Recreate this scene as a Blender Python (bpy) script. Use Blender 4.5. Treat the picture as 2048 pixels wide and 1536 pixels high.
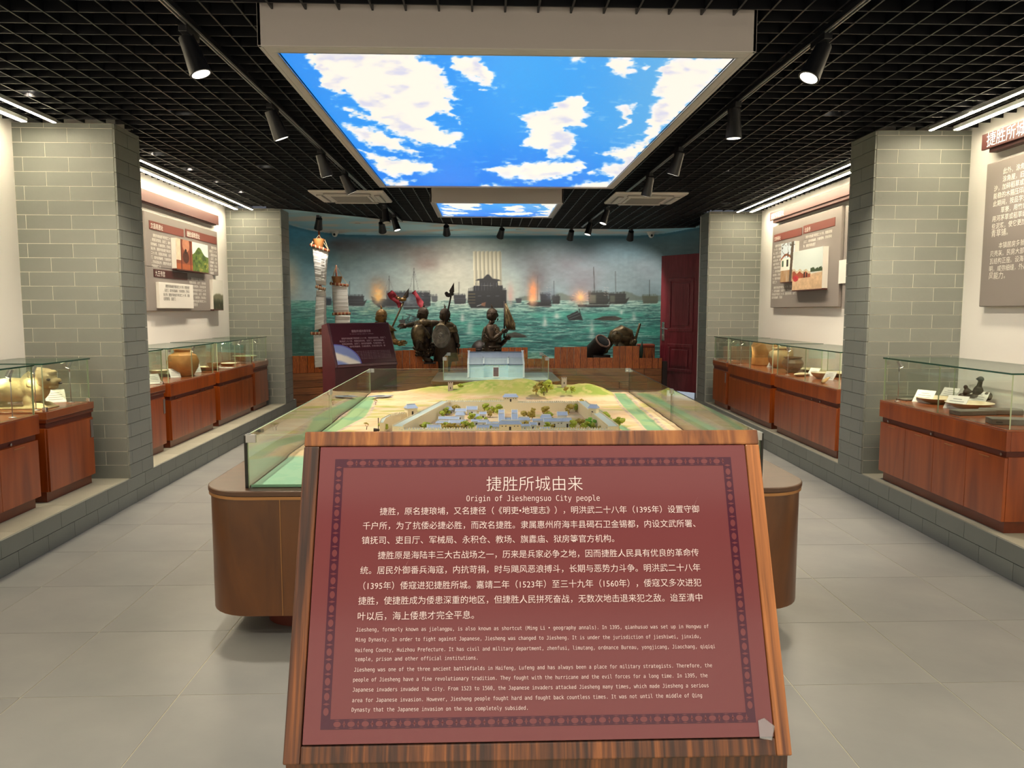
import bpy, bmesh, math, random
import numpy as np
from mathutils import Vector, Matrix
for o in list(bpy.data.objects): bpy.data.objects.remove(o)
random.seed(7); RNG = np.random.default_rng(7)
PI = math.pi
scene = bpy.context.scene
# ------------------------------------------------------------------ camera
CAMH = 1.48; FPX = 1526.7; PIT = math.radians(5.504); YAW = math.radians(1.968); ROL = math.radians(.05)
cd = bpy.data.cameras.new('camera'); cam = bpy.data.objects.new('camera', cd); scene.collection.objects.link(cam)
cd.sensor_fit = 'HORIZONTAL'; cd.sensor_width = 36; cd.lens = FPX/2048*36; cd.clip_start = .05; cd.clip_end = 200
cam.location = (0, 0, CAMH)
fw = Vector((math.sin(YAW)*math.cos(PIT), math.cos(YAW)*math.cos(PIT), -math.sin(PIT)))
rt = Vector((math.cos(YAW), -math.sin(YAW), 0)); up = rt.cross(fw)
rt2 = rt*math.cos(ROL)+up*math.sin(ROL); up2 = -rt*math.sin(ROL)+up*math.cos(ROL)
cam.rotation_euler = Matrix((rt2, up2, -fw)).transposed().to_euler()
scene.camera = cam
# ------------------------------------------------------------------ world, light, exposure
scene.view_settings.view_transform = 'Standard'; scene.view_settings.look = 'None'
scene.view_settings.gamma = 1; scene.view_settings.use_curve_mapping = False
scene.view_settings.exposure = 0.0
w = bpy.data.worlds.new('world'); scene.world = w; w.use_nodes = True
w.node_tree.nodes['Background'].inputs[0].default_value = (.8, .85, 1, 1); w.node_tree.nodes['Background'].inputs[1].default_value = .12
STRIP_E = 68; SKY_E = 1.05; DOWN_W = 72; FRONT_W = 34; SPOT_W = 230
scene.cycles.transparent_max_bounces = 48; scene.cycles.max_bounces = 8; scene.cycles.caustics_reflective = False; scene.cycles.caustics_refractive = False; scene.cycles.sample_clamp_indirect = 4
def area(name, loc, rot, sx, sy, watt, col, spread=180):
    l = bpy.data.lights.new(name, 'AREA'); l.shape = 'RECTANGLE'; l.size = sx; l.size_y = sy; l.energy = watt; l.color = col; l.spread = math.radians(spread)
    o = bpy.data.objects.new(name, l); scene.collection.objects.link(o); o.location = loc; o.rotation_euler = rot; return o
# added fill lights out of view: one behind the camera, one overhead
area('rear_fill_light', (0.2, -2.85, 1.5), (PI/2, 0, 0), 5.2, 2.3, FRONT_W*1.0, (1, .94, .84))
area('overhead_fill_light', (0.2, -.2, 2.78), (0, 0, 0), 4.4, 2.4, FRONT_W*1.15, (1, .9, .74))
# ------------------------------------------------------------------ helpers
C = scene.collection
def ray(x, y): return fw+rt2*((x-1024)/FPX)-up2*((y-768)/FPX)
CAMP = Vector((0, 0, CAMH))
def onZ(x, y, z): d = ray(x, y); return CAMP+d*((z-CAMH)/d.z)
def onY(x, y, Y): d = ray(x, y); return CAMP+d*(Y/d.y)
def proj(P):
    d = np.asarray(P, float)-np.array([0, 0, CAMH]); z = d@np.array(fw)
    return 1024+FPX*(d@np.array(rt2))/z, 768-FPX*(d@np.array(up2))/z
def lin(c):
    c = np.asarray(c, float); return np.where(c <= .04045, c/12.92, ((c+.055)/1.055)**2.4)
def hexc(h): return tuple(lin([int(h[i:i+2], 16)/255 for i in (0, 2, 4)]))
class MB:
    def __init__(s): s.v = []; s.f = []; s.m = []
    def add(s, v, f, m=0):
        n = len(s.v); s.v += [tuple(p) for p in v]; s.f += [tuple(i+n for i in q) for q in f]
        s.m += (m if isinstance(m, list) else [m]*len(f)); return s
    def box(s, x0, x1, y0, y1, z0, z1, m=0):
        v = [(x, y, z) for z in (z0, z1) for y in (y0, y1) for x in (x0, x1)]
        return s.add(v, [(0, 2, 3, 1), (4, 5, 7, 6), (0, 1, 5, 4), (2, 6, 7, 3), (0, 4, 6, 2), (1, 3, 7, 5)], m)
    def quadbox(s, pts, z0, z1, m=0):      # plan polygon (counter-clockwise) extruded in z
        n = len(pts); v = [(p[0], p[1], z0) for p in pts]+[(p[0], p[1], z1) for p in pts]
        f = [tuple(range(n))[::-1], tuple(range(n, 2*n))]+[(i, (i+1) % n, n+(i+1) % n, n+i) for i in range(n)]
        return s.add(v, f, m)
    def prism(s, pts, x0, x1, m=0):        # (y,z) outline extruded along x
        n = len(pts); v = [(x0, p[0], p[1]) for p in pts]+[(x1, p[0], p[1]) for p in pts]
        f = [tuple(range(n))[::-1], tuple(range(n, 2*n))]+[(i, (i+1) % n, n+(i+1) % n, n+i) for i in range(n)]
        return s.add(v, f, m)
    def tube(s, a, b, r0, r1=None, n=10, m=0):
        a = Vector(a); b = Vector(b); r1 = r0 if r1 is None else r1; d = (b-a).normalized()
        e = d.orthogonal().normalized(); g = d.cross(e); v = []
        for p, r in ((a, r0), (b, r1)):
            for i in range(n): t = 2*PI*i/n; v.append(p+e*math.cos(t)*r+g*math.sin(t)*r)
        f = [(i, (i+1) % n, n+(i+1) % n, n+i) for i in range(n)]+[tuple(range(n))[::-1], tuple(range(n, 2*n))]
        return s.add(v, f, m)
    def path(s, pts, r, n=8, m=0):
        rr = r if isinstance(r, (list, tuple)) else [r]*len(pts)
        P = [Vector(p) for p in pts]; v = []; ref = Vector((0.01, .02, 1)).normalized()
        for i, p in enumerate(P):
            d = (P[min(i+1, len(P)-1)]-P[max(i-1, 0)]).normalized()
            e = d.cross(ref if abs(d.dot(ref)) < .95 else Vector((1, 0, 0))).normalized(); g = d.cross(e)
            for k in range(n): t = 2*PI*k/n; v.append(p+e*math.cos(t)*rr[i]+g*math.sin(t)*rr[i])
        L = len(P); f = [(i*n+k, i*n+(k+1) % n, (i+1)*n+(k+1) % n, (i+1)*n+k) for i in range(L-1) for k in range(n)]
        f += [tuple(range(n))[::-1], tuple(range((L-1)*n, L*n))]
        return s.add(v, f, m)
    def lathe(s, prof, n=24, c=(0, 0, 0), m=0, sx=1, sy=1):
        v = []; k = len(prof)
        for r, z in prof:
            for i in range(n): t = 2*PI*i/n; v.append((c[0]+r*math.cos(t)*sx, c[1]+r*math.sin(t)*sy, c[2]+z))
        f = [(j*n+i, j*n+(i+1) % n, (j+1)*n+(i+1) % n, (j+1)*n+i) for j in range(k-1) for i in range(n)]
        f += [tuple(range(n))[::-1], tuple(range((k-1)*n, k*n))]
        return s.add(v, f, m)
    def ball(s, c, r, n=12, m=0):
        rx, ry, rz = (r, r, r) if not isinstance(r, (tuple, list)) else r; k = n//2
        v = [(c[0], c[1], c[2]-rz)]
        for j in range(1, k):
            a = PI*j/k-PI/2
            for i in range(n): t = 2*PI*i/n; v.append((c[0]+rx*math.cos(a)*math.cos(t), c[1]+ry*math.cos(a)*math.sin(t), c[2]+rz*math.sin(a)))
        v.append((c[0], c[1], c[2]+rz)); L = len(v)-1
        f = [(0, 1+(i+1) % n, 1+i) for i in range(n)]
        f += [(1+(j-1)*n+i, 1+(j-1)*n+(i+1) % n, 1+j*n+(i+1) % n, 1+j*n+i) for j in range(1, k-1) for i in range(n)]
        f += [(L, 1+(k-2)*n+i, 1+(k-2)*n+(i+1) % n) for i in range(n)]
        return s.add(v, f, m)
    def mesh(s, name, mats, smooth=False):
        me = bpy.data.meshes.new(name); me.from_pydata(s.v, [], s.f); me.update()
        for mt in (mats if isinstance(mats, (list, tuple)) else [mats]): me.materials.append(mt)
        me.polygons.foreach_set('material_index', s.m)
        if smooth: me.polygons.foreach_set('use_smooth', [True]*len(s.f))
        return me
    def build(s, name, mats, parent=None, loc=(0, 0, 0), rz=0, smooth=False, bevel=0, seg=2, auto=False):
        o = link(name, s.mesh(name, mats, smooth), parent); o.location = loc; o.rotation_euler = (0, 0, rz)
        if bevel:
            b = o.modifiers.new('bevel', 'BEVEL'); b.width = bevel; b.segments = seg; b.limit_method = 'ANGLE'; b.angle_limit = .6
        if auto: shade_auto(o.data)
        return o
def shade_auto(me, ang=40):
    me.polygons.foreach_set('use_smooth', [True]*len(me.polygons))
    bm = bmesh.new(); bm.from_mesh(me)
    for e in bm.edges:
        if len(e.link_faces) == 2 and e.calc_face_angle(0) > math.radians(ang): e.smooth = False
    bm.to_mesh(me); bm.free()
def link(name, me, parent=None):
    o = bpy.data.objects.new(name, me); C.objects.link(o)
    if parent: o.parent = parent
    return o
def tag(o, label, cat, group=None, kind=None):
    if label: o['label'] = label
    if cat: o['category'] = cat
    if group: o['group'] = group
    if kind: o['kind'] = kind
    return o
def empty(name, loc=(0, 0, 0), rz=0, label=None, cat=None, group=None, kind=None, parent=None):
    o = bpy.data.objects.new(name, None); C.objects.link(o); o.location = loc; o.rotation_euler = (0, 0, rz); o.empty_display_size = .1
    if parent: o.parent = parent
    return tag(o, label, cat, group, kind)
def struct(o): o['kind'] = 'structure'; return o
def piece(name, me, parent, loc, scale=(1, 1, 1), rot=(0, 0, 0)):
    o = bpy.data.objects.new(name, me); C.objects.link(o); o.parent = parent; o.location = loc; o.scale = scale; o.rotation_euler = rot; return o
# ------------------------------------------------------------------ materials
def nt(name):
    m = bpy.data.materials.new(name); m.use_nodes = True; t = m.node_tree; b = t.nodes['Principled BSDF']; return m, t, b
def mat(name, h, rough=.5, metal=0, bump=0, bscale=40, var=0, vscale=4, spec=.5, coat=0, h2=None, stretch=(1, 1, 1), emit=None, es=0, perobj=0):
    m, t, b = nt(name); c = hexc(h) if isinstance(h, str) else h
    b.inputs['Base Color'].default_value = (*c, 1); b.inputs['Roughness'].default_value = rough; b.inputs['Metallic'].default_value = metal
    b.inputs['Specular IOR Level'].default_value = spec; b.inputs['Coat Weight'].default_value = coat; b.inputs['Coat Roughness'].default_value = .15
    if emit: b.inputs['Emission Color'].default_value = (*hexc(emit), 1); b.inputs['Emission Strength'].default_value = es
    if var or bump or perobj:
        tc = t.nodes.new('ShaderNodeTexCoord'); mp = t.nodes.new('ShaderNodeMapping'); mp.inputs['Scale'].default_value = stretch
        t.links.new(tc.outputs['Object'], mp.inputs[0])
    col = None
    if var:
        n = t.nodes.new('ShaderNodeTexNoise'); n.inputs['Scale'].default_value = vscale; n.inputs['Detail'].default_value = 6; t.links.new(mp.outputs[0], n.inputs['Vector'])
        r = t.nodes.new('ShaderNodeValToRGB'); r.color_ramp.elements[0].position = .5-var; r.color_ramp.elements[1].position = .5+var
        c2 = hexc(h2) if h2 else tuple(x*.75 for x in c)
        r.color_ramp.elements[0].color = (*c2, 1); r.color_ramp.elements[1].color = (*c, 1); t.links.new(n.outputs['Fac'], r.inputs[0]); col = r.outputs[0]
    if perobj:
        oi = t.nodes.new('ShaderNodeObjectInfo'); mr = t.nodes.new('ShaderNodeMapRange'); mr.inputs['To Min'].default_value = 1-perobj; mr.inputs['To Max'].default_value = 1+perobj
        t.links.new(oi.outputs['Random'], mr.inputs[0]); hs = t.nodes.new('ShaderNodeHueSaturation'); hs.inputs['Color'].default_value = (*c, 1)
        t.links.new(mr.outputs[0], hs.inputs['Value'])
        if col: t.links.new(col, hs.inputs['Color'])
        col = hs.outputs[0]
    if col: t.links.new(col, b.inputs['Base Color'])
    if bump:
        n2 = t.nodes.new('ShaderNodeTexNoise'); n2.inputs['Scale'].default_value = bscale; n2.inputs['Detail'].default_value = 5; t.links.new(mp.outputs[0], n2.inputs['Vector'])
        bp = t.nodes.new('ShaderNodeBump'); bp.inputs['Strength'].default_value = bump; bp.inputs['Distance'].default_value = .01
        t.links.new(n2.outputs['Fac'], bp.inputs['Height']); t.links.new(bp.outputs[0], b.inputs['Normal'])
    return m
def wood(name, cols, stretch=(8, 8, .6), scale=3, rough=.35, coat=.3, bump=.1, perobj=0, dist=1.5):
    m, t, b = nt(name); tc = t.nodes.new('ShaderNodeTexCoord'); mp = t.nodes.new('ShaderNodeMapping'); mp.inputs['Scale'].default_value = stretch
    t.links.new(tc.outputs['Object'], mp.inputs[0]); n = t.nodes.new('ShaderNodeTexNoise'); n.inputs['Scale'].default_value = scale; n.inputs['Detail'].default_value = 8; n.inputs['Distortion'].default_value = dist
    if perobj:
        oi = t.nodes.new('ShaderNodeObjectInfo'); ml = t.nodes.new('ShaderNodeMath'); ml.operation = 'MULTIPLY'; ml.inputs[1].default_value = 37
        t.links.new(oi.outputs['Random'], ml.inputs[0]); va = t.nodes.new('ShaderNodeVectorMath'); t.links.new(mp.outputs[0], va.inputs[0]); t.links.new(ml.outputs[0], va.inputs[1]); src = va.outputs[0]
    else: src = mp.outputs[0]
    t.links.new(src, n.inputs['Vector']); r = t.nodes.new('ShaderNodeValToRGB'); cr = r.color_ramp
    while len(cr.elements) < len(cols): cr.elements.new(.5)
    for i, h in enumerate(cols): cr.elements[i].position = .28+.44*i/(len(cols)-1); cr.elements[i].color = (*hexc(h), 1)
    t.links.new(n.outputs['Fac'], r.inputs[0]); col = r.outputs[0]
    if perobj:
        mr = t.nodes.new('ShaderNodeMapRange'); mr.inputs['To Min'].default_value = 1-perobj; mr.inputs['To Max'].default_value = 1+perobj*.5
        t.links.new(oi.outputs['Random'], mr.inputs[0]); hs = t.nodes.new('ShaderNodeHueSaturation'); t.links.new(mr.outputs[0], hs.inputs['Value']); t.links.new(col, hs.inputs['Color']); col = hs.outputs[0]
    t.links.new(col, b.inputs['Base Color']); b.inputs['Roughness'].default_value = rough; b.inputs['Coat Weight'].default_value = coat; b.inputs['Coat Roughness'].default_value = .2
    bp = t.nodes.new('ShaderNodeBump'); bp.inputs['Strength'].default_value = bump; bp.inputs['Distance'].default_value = .004; t.links.new(n.outputs['Fac'], bp.inputs['Height']); t.links.new(bp.outputs[0], b.inputs['Normal'])
    return m
def glassmat(name, tint=(.93, .97, .94), refl=1.0):
    m = bpy.data.materials.new(name); m.use_nodes = True; t = m.node_tree; t.nodes.clear()
    o = t.nodes.new('ShaderNodeOutputMaterial'); mx = t.nodes.new('ShaderNodeMixShader'); tr = t.nodes.new('ShaderNodeBsdfTransparent'); tr.inputs[0].default_value = (*tint, 1)
    gl = t.nodes.new('ShaderNodeBsdfGlossy'); gl.inputs['Roughness'].default_value = .01; gl.inputs['Color'].default_value = (.95, 1, .97, 1)
    lw = t.nodes.new('ShaderNodeLayerWeight'); lw.inputs[0].default_value = .5; pw = t.nodes.new('ShaderNodeMath'); pw.operation = 'POWER'; pw.inputs[1].default_value = 4.6; t.links.new(lw.outputs['Facing'], pw.inputs[0])
    mr = t.nodes.new('ShaderNodeMapRange'); mr.inputs['To Min'].default_value = .045*refl; mr.inputs['To Max'].default_value = .95; t.links.new(pw.outputs[0], mr.inputs[0]); t.links.new(mr.outputs[0], mx.inputs[0])
    t.links.new(tr.outputs[0], mx.inputs[1]); t.links.new(gl.outputs[0], mx.inputs[2]); t.links.new(mx.outputs[0], o.inputs[0]); return m
def attrmat(name, rough=.6, emit=0, base=True, bump=0):
    m, t, b = nt(name); a = t.nodes.new('ShaderNodeAttribute'); a.attribute_name = 'Col'
    if emit:
        b.inputs['Base Color'].default_value = (.02, .02, .02, 1); t.links.new(a.outputs['Color'], b.inputs['Emission Color']); b.inputs['Emission Strength'].default_value = emit
    else: t.links.new(a.outputs['Color'], b.inputs['Base Color'])
    b.inputs['Roughness'].default_value = rough; return m
def emis(name, col, s):
    m, t, b = nt(name); b.inputs['Base Color'].default_value = (*col, 1); b.inputs['Emission Color'].default_value = (*col, 1); b.inputs['Emission Strength'].default_value = s; return m
def grid_obj(name, P, COL, m, parent=None, flip=False):
    ny, nx = P.shape[:2]; me = bpy.data.meshes.new(name); idx = np.arange(ny*nx).reshape(ny, nx)
    q = np.stack([idx[:-1, :-1], idx[:-1, 1:], idx[1:, 1:], idx[1:, :-1]], -1).reshape(-1, 4)
    if flip: q = q[:, ::-1]
    me.vertices.add(ny*nx); me.vertices.foreach_set('co', np.ascontiguousarray(P.reshape(-1), dtype=np.float32))
    n = len(q); me.loops.add(n*4); me.loops.foreach_set('vertex_index', np.ascontiguousarray(q.reshape(-1), dtype=np.int32))
    me.polygons.add(n); me.polygons.foreach_set('loop_start', np.arange(0, n*4, 4, dtype=np.int32)); me.polygons.foreach_set('loop_total', np.full(n, 4, dtype=np.int32))
    me.update(calc_edges=True)
    a = me.color_attributes.new('Col', 'FLOAT_COLOR', 'POINT'); rgba = np.ones((ny*nx, 4), np.float32); rgba[:, :3] = lin(np.clip(COL.reshape(-1, 3), 0, 1)); a.data.foreach_set('color', rgba.reshape(-1))
    me.polygons.foreach_set('use_smooth', [True]*n); me.materials.append(m); return link(name, me, parent)
def vnoise(x, y, seed=0):
    g = np.random.default_rng(seed).random((64, 64)); xi = np.floor(x).astype(int); yi = np.floor(y).astype(int); fx = x-xi; fy = y-yi
    fx = fx*fx*(3-2*fx); fy = fy*fy*(3-2*fy); a = g[yi % 64, xi % 64]; b = g[yi % 64, (xi+1) % 64]; c = g[(yi+1) % 64, xi % 64]; d = g[(yi+1) % 64, (xi+1) % 64]
    return (a*(1-fx)+b*fx)*(1-fy)+(c*(1-fx)+d*fx)*fy
def fbm(x, y, seed=0, o=5):
    s = 0; a = .5; t = 0
    for i in range(o): s = s+a*vnoise(x*2**i+i*11.3, y*2**i+i*7.7, seed+i); t += a; a *= .5
    return s/t
def sdpoly(X, Y, pts):      # negative inside
    pts = np.array(pts, float); d = np.full(X.shape, 1e9); ins = np.zeros(X.shape, bool); n = len(pts)
    for i in range(n):
        ax, ay = pts[i]; bx, by = pts[(i+1) % n]; ex, ey = bx-ax, by-ay; wx, wy = X-ax, Y-ay
        t = np.clip((wx*ex+wy*ey)/(ex*ex+ey*ey+1e-9), 0, 1); d = np.minimum(d, np.hypot(wx-ex*t, wy-ey*t))
        c = ((ay > Y) != (by > Y)) & (X < (bx-ax)*(Y-ay)/((by-ay) if by != ay else 1e-9)+ax); ins ^= c
    return np.where(ins, -d, d)
def sstep(a, b, x): t = np.clip((x-a)/(b-a), 0, 1); return t*t*(3-2*t)
def hx(h): return np.array([int(h[i:i+2], 16)/255 for i in (0, 2, 4)])
def mixc(A, B, f): return A*(1-f[..., None])+np.asarray(B)*f[..., None]
def segd(X, Y, a, b):
    ex, ey = b[0]-a[0], b[1]-a[1]; wx, wy = X-a[0], Y-a[1]; t = np.clip((wx*ex+wy*ey)/(ex*ex+ey*ey+1e-9), 0, 1); return np.hypot(wx-ex*t, wy-ey*t)
M = {}
M['white'] = mat('wall_paint', 'F3F1ED', .7, bump=.05, bscale=60)
M['white2'] = mat('box_paint', 'B6B0B1', .6, bump=.04, bscale=50)
M['brick'] = mat('grey_brick_tile', '848781', .55, bump=.12, bscale=30, var=.2, vscale=2.5, h2='7B7F7A', perobj=.06)
M['mortar'] = mat('grout', 'EFEBDD', .9, bump=.1, bscale=120)
M['slab'] = mat('plinth_top_stone', 'A9A595', .6, bump=.1, bscale=40, var=.2, vscale=3, h2='9A9787', perobj=.05)
M['tile'] = mat('floor_tile', '8D8D8B', .4, bump=.03, bscale=30, var=.18, vscale=2.2, h2='7E7F7F', perobj=.02, spec=.42)
M['joint'] = mat('floor_joint', 'CFC6AE', .8)
M['black'] = mat('black_paint', '0B0C10', .5)
M['grid'] = mat('grid_slat_paint', '0D0E13', .4, spec=.4)
M['slabdark'] = mat('painted_soffit', '17171C', .9)
M['track'] = mat('track_black', '14151A', .35)
M['chrome'] = mat('chrome', 'D8DADC', .2, 1)
M['steel'] = mat('brushed_steel', 'B5B6B8', .35, .9)
M['cab'] = wood('cherry_veneer', ['6A2607', '92400F', 'A64E18'], (4, 4, .4), 1.8, .3, .5, .03)
M['cabdark'] = wood('cherry_veneer_plinth', ['5E240E', '743012'], (1, 5, 5), 2, .35, .4, .03)
M['deck'] = wood('case_deck', ['8A4A2A', '9C5836'], (.8, 6, 6), 2, .22, .6, .02)
M['lip'] = mat('case_shadow_gap', '5A1E0E', .5)
M['table'] = wood('table_veneer', ['4A280C', '5A3310', '683D16'], (3, 3, .6), 2, .34, .35, .03)
M['tabletop'] = wood('table_top_veneer', ['4A2D18', '573720'], (1.2, 4, 4), 2, .42, .25, .02)
M['bronzeline'] = mat('bronze_edge', 'A9794A', .3, .4)
M['glass'] = glassmat('display_glass', (.965, .985, .968)); M['gedge'] = mat('glass_edge', '1C4A3C', .15, spec=.8)
M['gedgel'] = mat('glass_edge_light', 'B9C9A6', .2, spec=.8)
M['darkseal'] = mat('glass_edge_dark', '0C0F0C', .3)
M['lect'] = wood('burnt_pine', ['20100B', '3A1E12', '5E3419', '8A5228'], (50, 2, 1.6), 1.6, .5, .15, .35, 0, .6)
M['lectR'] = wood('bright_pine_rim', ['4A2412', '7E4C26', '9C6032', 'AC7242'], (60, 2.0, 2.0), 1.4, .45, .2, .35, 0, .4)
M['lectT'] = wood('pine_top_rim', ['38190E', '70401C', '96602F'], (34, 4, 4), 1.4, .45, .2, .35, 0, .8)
M['maroon'] = mat('sign_plate_maroon', '663539', .14, spec=.4, coat=.05)
M['maroond'] = mat('border_print', '401C2C', .15, spec=.4, coat=.05)
M['ink'] = mat('white_lettering', 'D2C0C2', .4)
M['edgew'] = mat('plate_edge', 'B79AA0', .3)
M['grey'] = mat('panel_grey', '8B8380', .6); M['bar'] = mat('panel_bar', '7B4038', .5); M['bard'] = mat('title_bar', '4A2422', .45)
M['barend'] = mat('title_bar_face', '5A3532', .5); M['cream'] = mat('panel_cream', 'E6E2DC', .6)
M['inkw'] = mat('panel_lettering', 'F5F2EC', .6); M['inkd'] = mat('panel_dark_lettering', '4A4546', .6)
M['doorw'] = wood('red_door', ['6A1E28', '7C2A34', '88333D'], (6, 6, .7), 2.5, .38, .4, .12)
M['dark'] = mat('dark_timber', '2A1512', .5)
def facet_glass(mb, x0, x1, y0, y1, z0, z1, thin):
    # thin: axis index of the pane's thickness; large faces glass (0), rim faces green edge (1)
    order = [2, 2, 1, 1, 0, 0]
    v = [(x, y, z) for z in (z0, z1) for y in (y0, y1) for x in (x0, x1)]
    mb.add(v, [(0, 2, 3, 1), (4, 5, 7, 6), (0, 1, 5, 4), (2, 6, 7, 3), (0, 4, 6, 2), (1, 3, 7, 5)], [0 if a == thin else 1 for a in order]); return mb
try:
    import os
    fp = os.path.join(bpy.utils.resource_path('LOCAL'), 'datafiles', 'fonts', 'DejaVuSansMono.woff2')
    MONO = bpy.data.fonts.load(fp)
except Exception:
    MONO = None
def text(name, s, parent, p, rot, width, mtl, h=None, mono=False, ys=1.0, res=2, off=0):
    cu = bpy.data.curves.new(name, 'FONT'); cu.body = s; cu.resolution_u = res; cu.size = 1; cu.offset = off
    if mono and MONO: cu.font = MONO
    o = bpy.data.objects.new(name, cu); C.objects.link(o); bpy.context.view_layer.update()
    dg = bpy.context.evaluated_depsgraph_get(); me = bpy.data.meshes.new_from_object(o.evaluated_get(dg)); bpy.data.objects.remove(o)
    co = np.zeros(len(me.vertices)*3, np.float32); me.vertices.foreach_get('co', co); co = co.reshape(-1, 3)
    if len(co):
        wd = co[:, 0].max()-co[:, 0].min(); k = width/wd; co[:, 0] = (co[:, 0]-co[:, 0].min())*k; kk = k*ys if h is None else h
        co[:, 1] *= kk; me.vertices.foreach_set('co', co.reshape(-1)); me.update()
    me.materials.clear(); me.materials.append(mtl); o = link(name, me, parent); o.location = p; o.rotation_euler = rot; return o
# ------------------------------------------------------------------ setting
SX = {'L': (-2.712, .007, -1), 'R': (2.95, -.026, 1)}; ZP = .207; ZC = 2.83
def SP(s, v, u, z=0):
    x0, a, g = SX[s]; lx = g*v; ly = u-5.8; return Vector((x0+lx*math.cos(a)-ly*math.sin(a), 5.8+lx*math.sin(a)+ly*math.cos(a), z))
def SR(s): return (PI/2 if s == 'L' else -PI/2)+SX[s][1]     # rotation that turns a local front (-Y) to the aisle
# floor
fl = MB().box(-4.2, 4.6, -3.1, 16, -.1, -.0015).build('floor', M['joint']); struct(fl)
tm = MB().box(0, .5965, 0, .5965, -.01, 0).mesh('tile', M['tile'])
for i in range(-5, 8):
    for j in range(-4, 21):
        x = -1.186+.6*i; y = 2.863+.6*j
        if -3.4 < x < 3.4 and -1.0 < y < 12.6: piece('tile', tm, fl, (x, y, 0))
# white walls
def wall(name, pts, z0, z1, m, th=.15):
    return struct(MB().quadbox(pts, z0, z1).build(name, m))
for s, n in (('L', 'wall_left'), ('R', 'wall_right')):
    a = SP(s, .715, -3); b = SP(s, .715, 11.0); c = SP(s, .9, 11.0); d = SP(s, .9, -3)
    P = [a, b, c, d] if s == 'L' else [a, d, c, b]
    P = P[::-1] if s == 'L' else P[::-1]
    # orientation-safe: order counter-clockwise
    ar = sum(P[i].x*P[(i+1) % 4].y-P[(i+1) % 4].x*P[i].y for i in range(4)); P = P if ar > 0 else P[::-1]
    wall(n, P, 0, 3.35, M['white'])
struct(MB().box(-4.2, 4.6, -3.15, -3.0, 0, 3.35).build('wall_back', M['white']))
# brick-clad plinths (two courses) with stone slabs on top
def bricks(parent, n_cols, L, z0, z1, course, blen, half0, axis_fn, th=.014, joint=.0038, first=0, partial_top=True):
    z = z0; r = 0
    while z < z1-.01:
        h = min(course, z1-z); x = -(half0 if r % 2 == 0 else half0+blen/2) % blen-blen
        while x < L:
            a = max(x, 0)+joint/2; b = min(x+blen, L)-joint/2
            if b-a > .012: axis_fn(parent, a, b, z+joint/2, z+h-joint/2, th)
            x += blen
        z += h; r += 1
bcache = {}
def bmesh_(w_, h_, th):
    k = (round(w_, 3), round(h_, 3), round(th, 4))
    if k not in bcache: bcache[k] = MB().box(-w_/2, w_/2, -th, 0, -h_/2, h_/2).mesh('brick', M['brick'])
    return bcache[k]
for s in 'LR':
    x0, a, g = SX[s]
    pl = MB().box(*( (-.84, -.0015) if g < 0 else (.0015, .84)), -6.4, 5.25, 0, ZP-.0015).build('trim_1' if s == 'L' else 'trim_2', M['mortar'], loc=(x0, 5.8, 0), rz=a); struct(pl)
    def put(parent, a_, b_, z0, z1, th, g=g):
        piece('brick', bmesh_(b_-a_, z1-z0, th), parent, (g*.014, a_-6.4+0, (z0+z1)/2) if 0 else (0 if g < 0 else 0, (a_+b_)/2-3.2, (z0+z1)/2), rot=(0, 0, PI/2 if g < 0 else -PI/2))
    bricks(pl, 0, 8.45, 0, ZP, ZP/2, .305, .06 if s == 'L' else .15, put)
    # slabs
    sm = MB().box(0, .5965, 0, .82, -.014, .0).mesh('slab', M['slab'])
    for k in range(14):
        o = piece('slab', sm, pl, ((0 if g < 0 else 0), -3.2+k*.6, ZP), rot=(0, 0, PI/2) if g < 0 else (0, 0, -PI/2)); 
        if g > 0: o.location.y += .5965
# pillars: core + brick tiles on front, aisle side
def pillar(s, u0, u1, name, seed):
    x0, a, g = SX[s]; p = SP(s, 0, u0, ZP); e = MB().box(*((-.715, -.0015) if g < 0 else (.0015, .715)), .0015, u1-u0, 0, ZC-ZP+.0).build(name, M['mortar'], loc=p, rz=a); struct(e)
    H_ = ZC-ZP; crs = .1035
    def front(parent, a_, b_, z0, z1, th): piece('brick', bmesh_(b_-a_, z1-z0, th), parent, (g*(a_+b_)/2, 0, (z0+z1)/2), rot=(0, 0, PI))
    def side(parent, a_, b_, z0, z1, th): piece('brick', bmesh_(b_-a_, z1-z0, th), parent, (g*.014 if 0 else 0, (a_+b_)/2, (z0+z1)/2), rot=(0, 0, PI/2 if g < 0 else -PI/2))
    bricks(e, 0, .715, 0, H_, crs, .325, 0, front); bricks(e, 0, u1-u0, 0, H_, crs, .325, .12, side)
    return e
pillar('L', 5.8, 6.21, 'trim_3', 1); pillar('R', 5.8, 6.21, 'trim_4', 2)
pillar('L', 10.46, 10.88, 'trim_5', 3); pillar('R', 10.53, 10.96, 'trim_6', 4)
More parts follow.
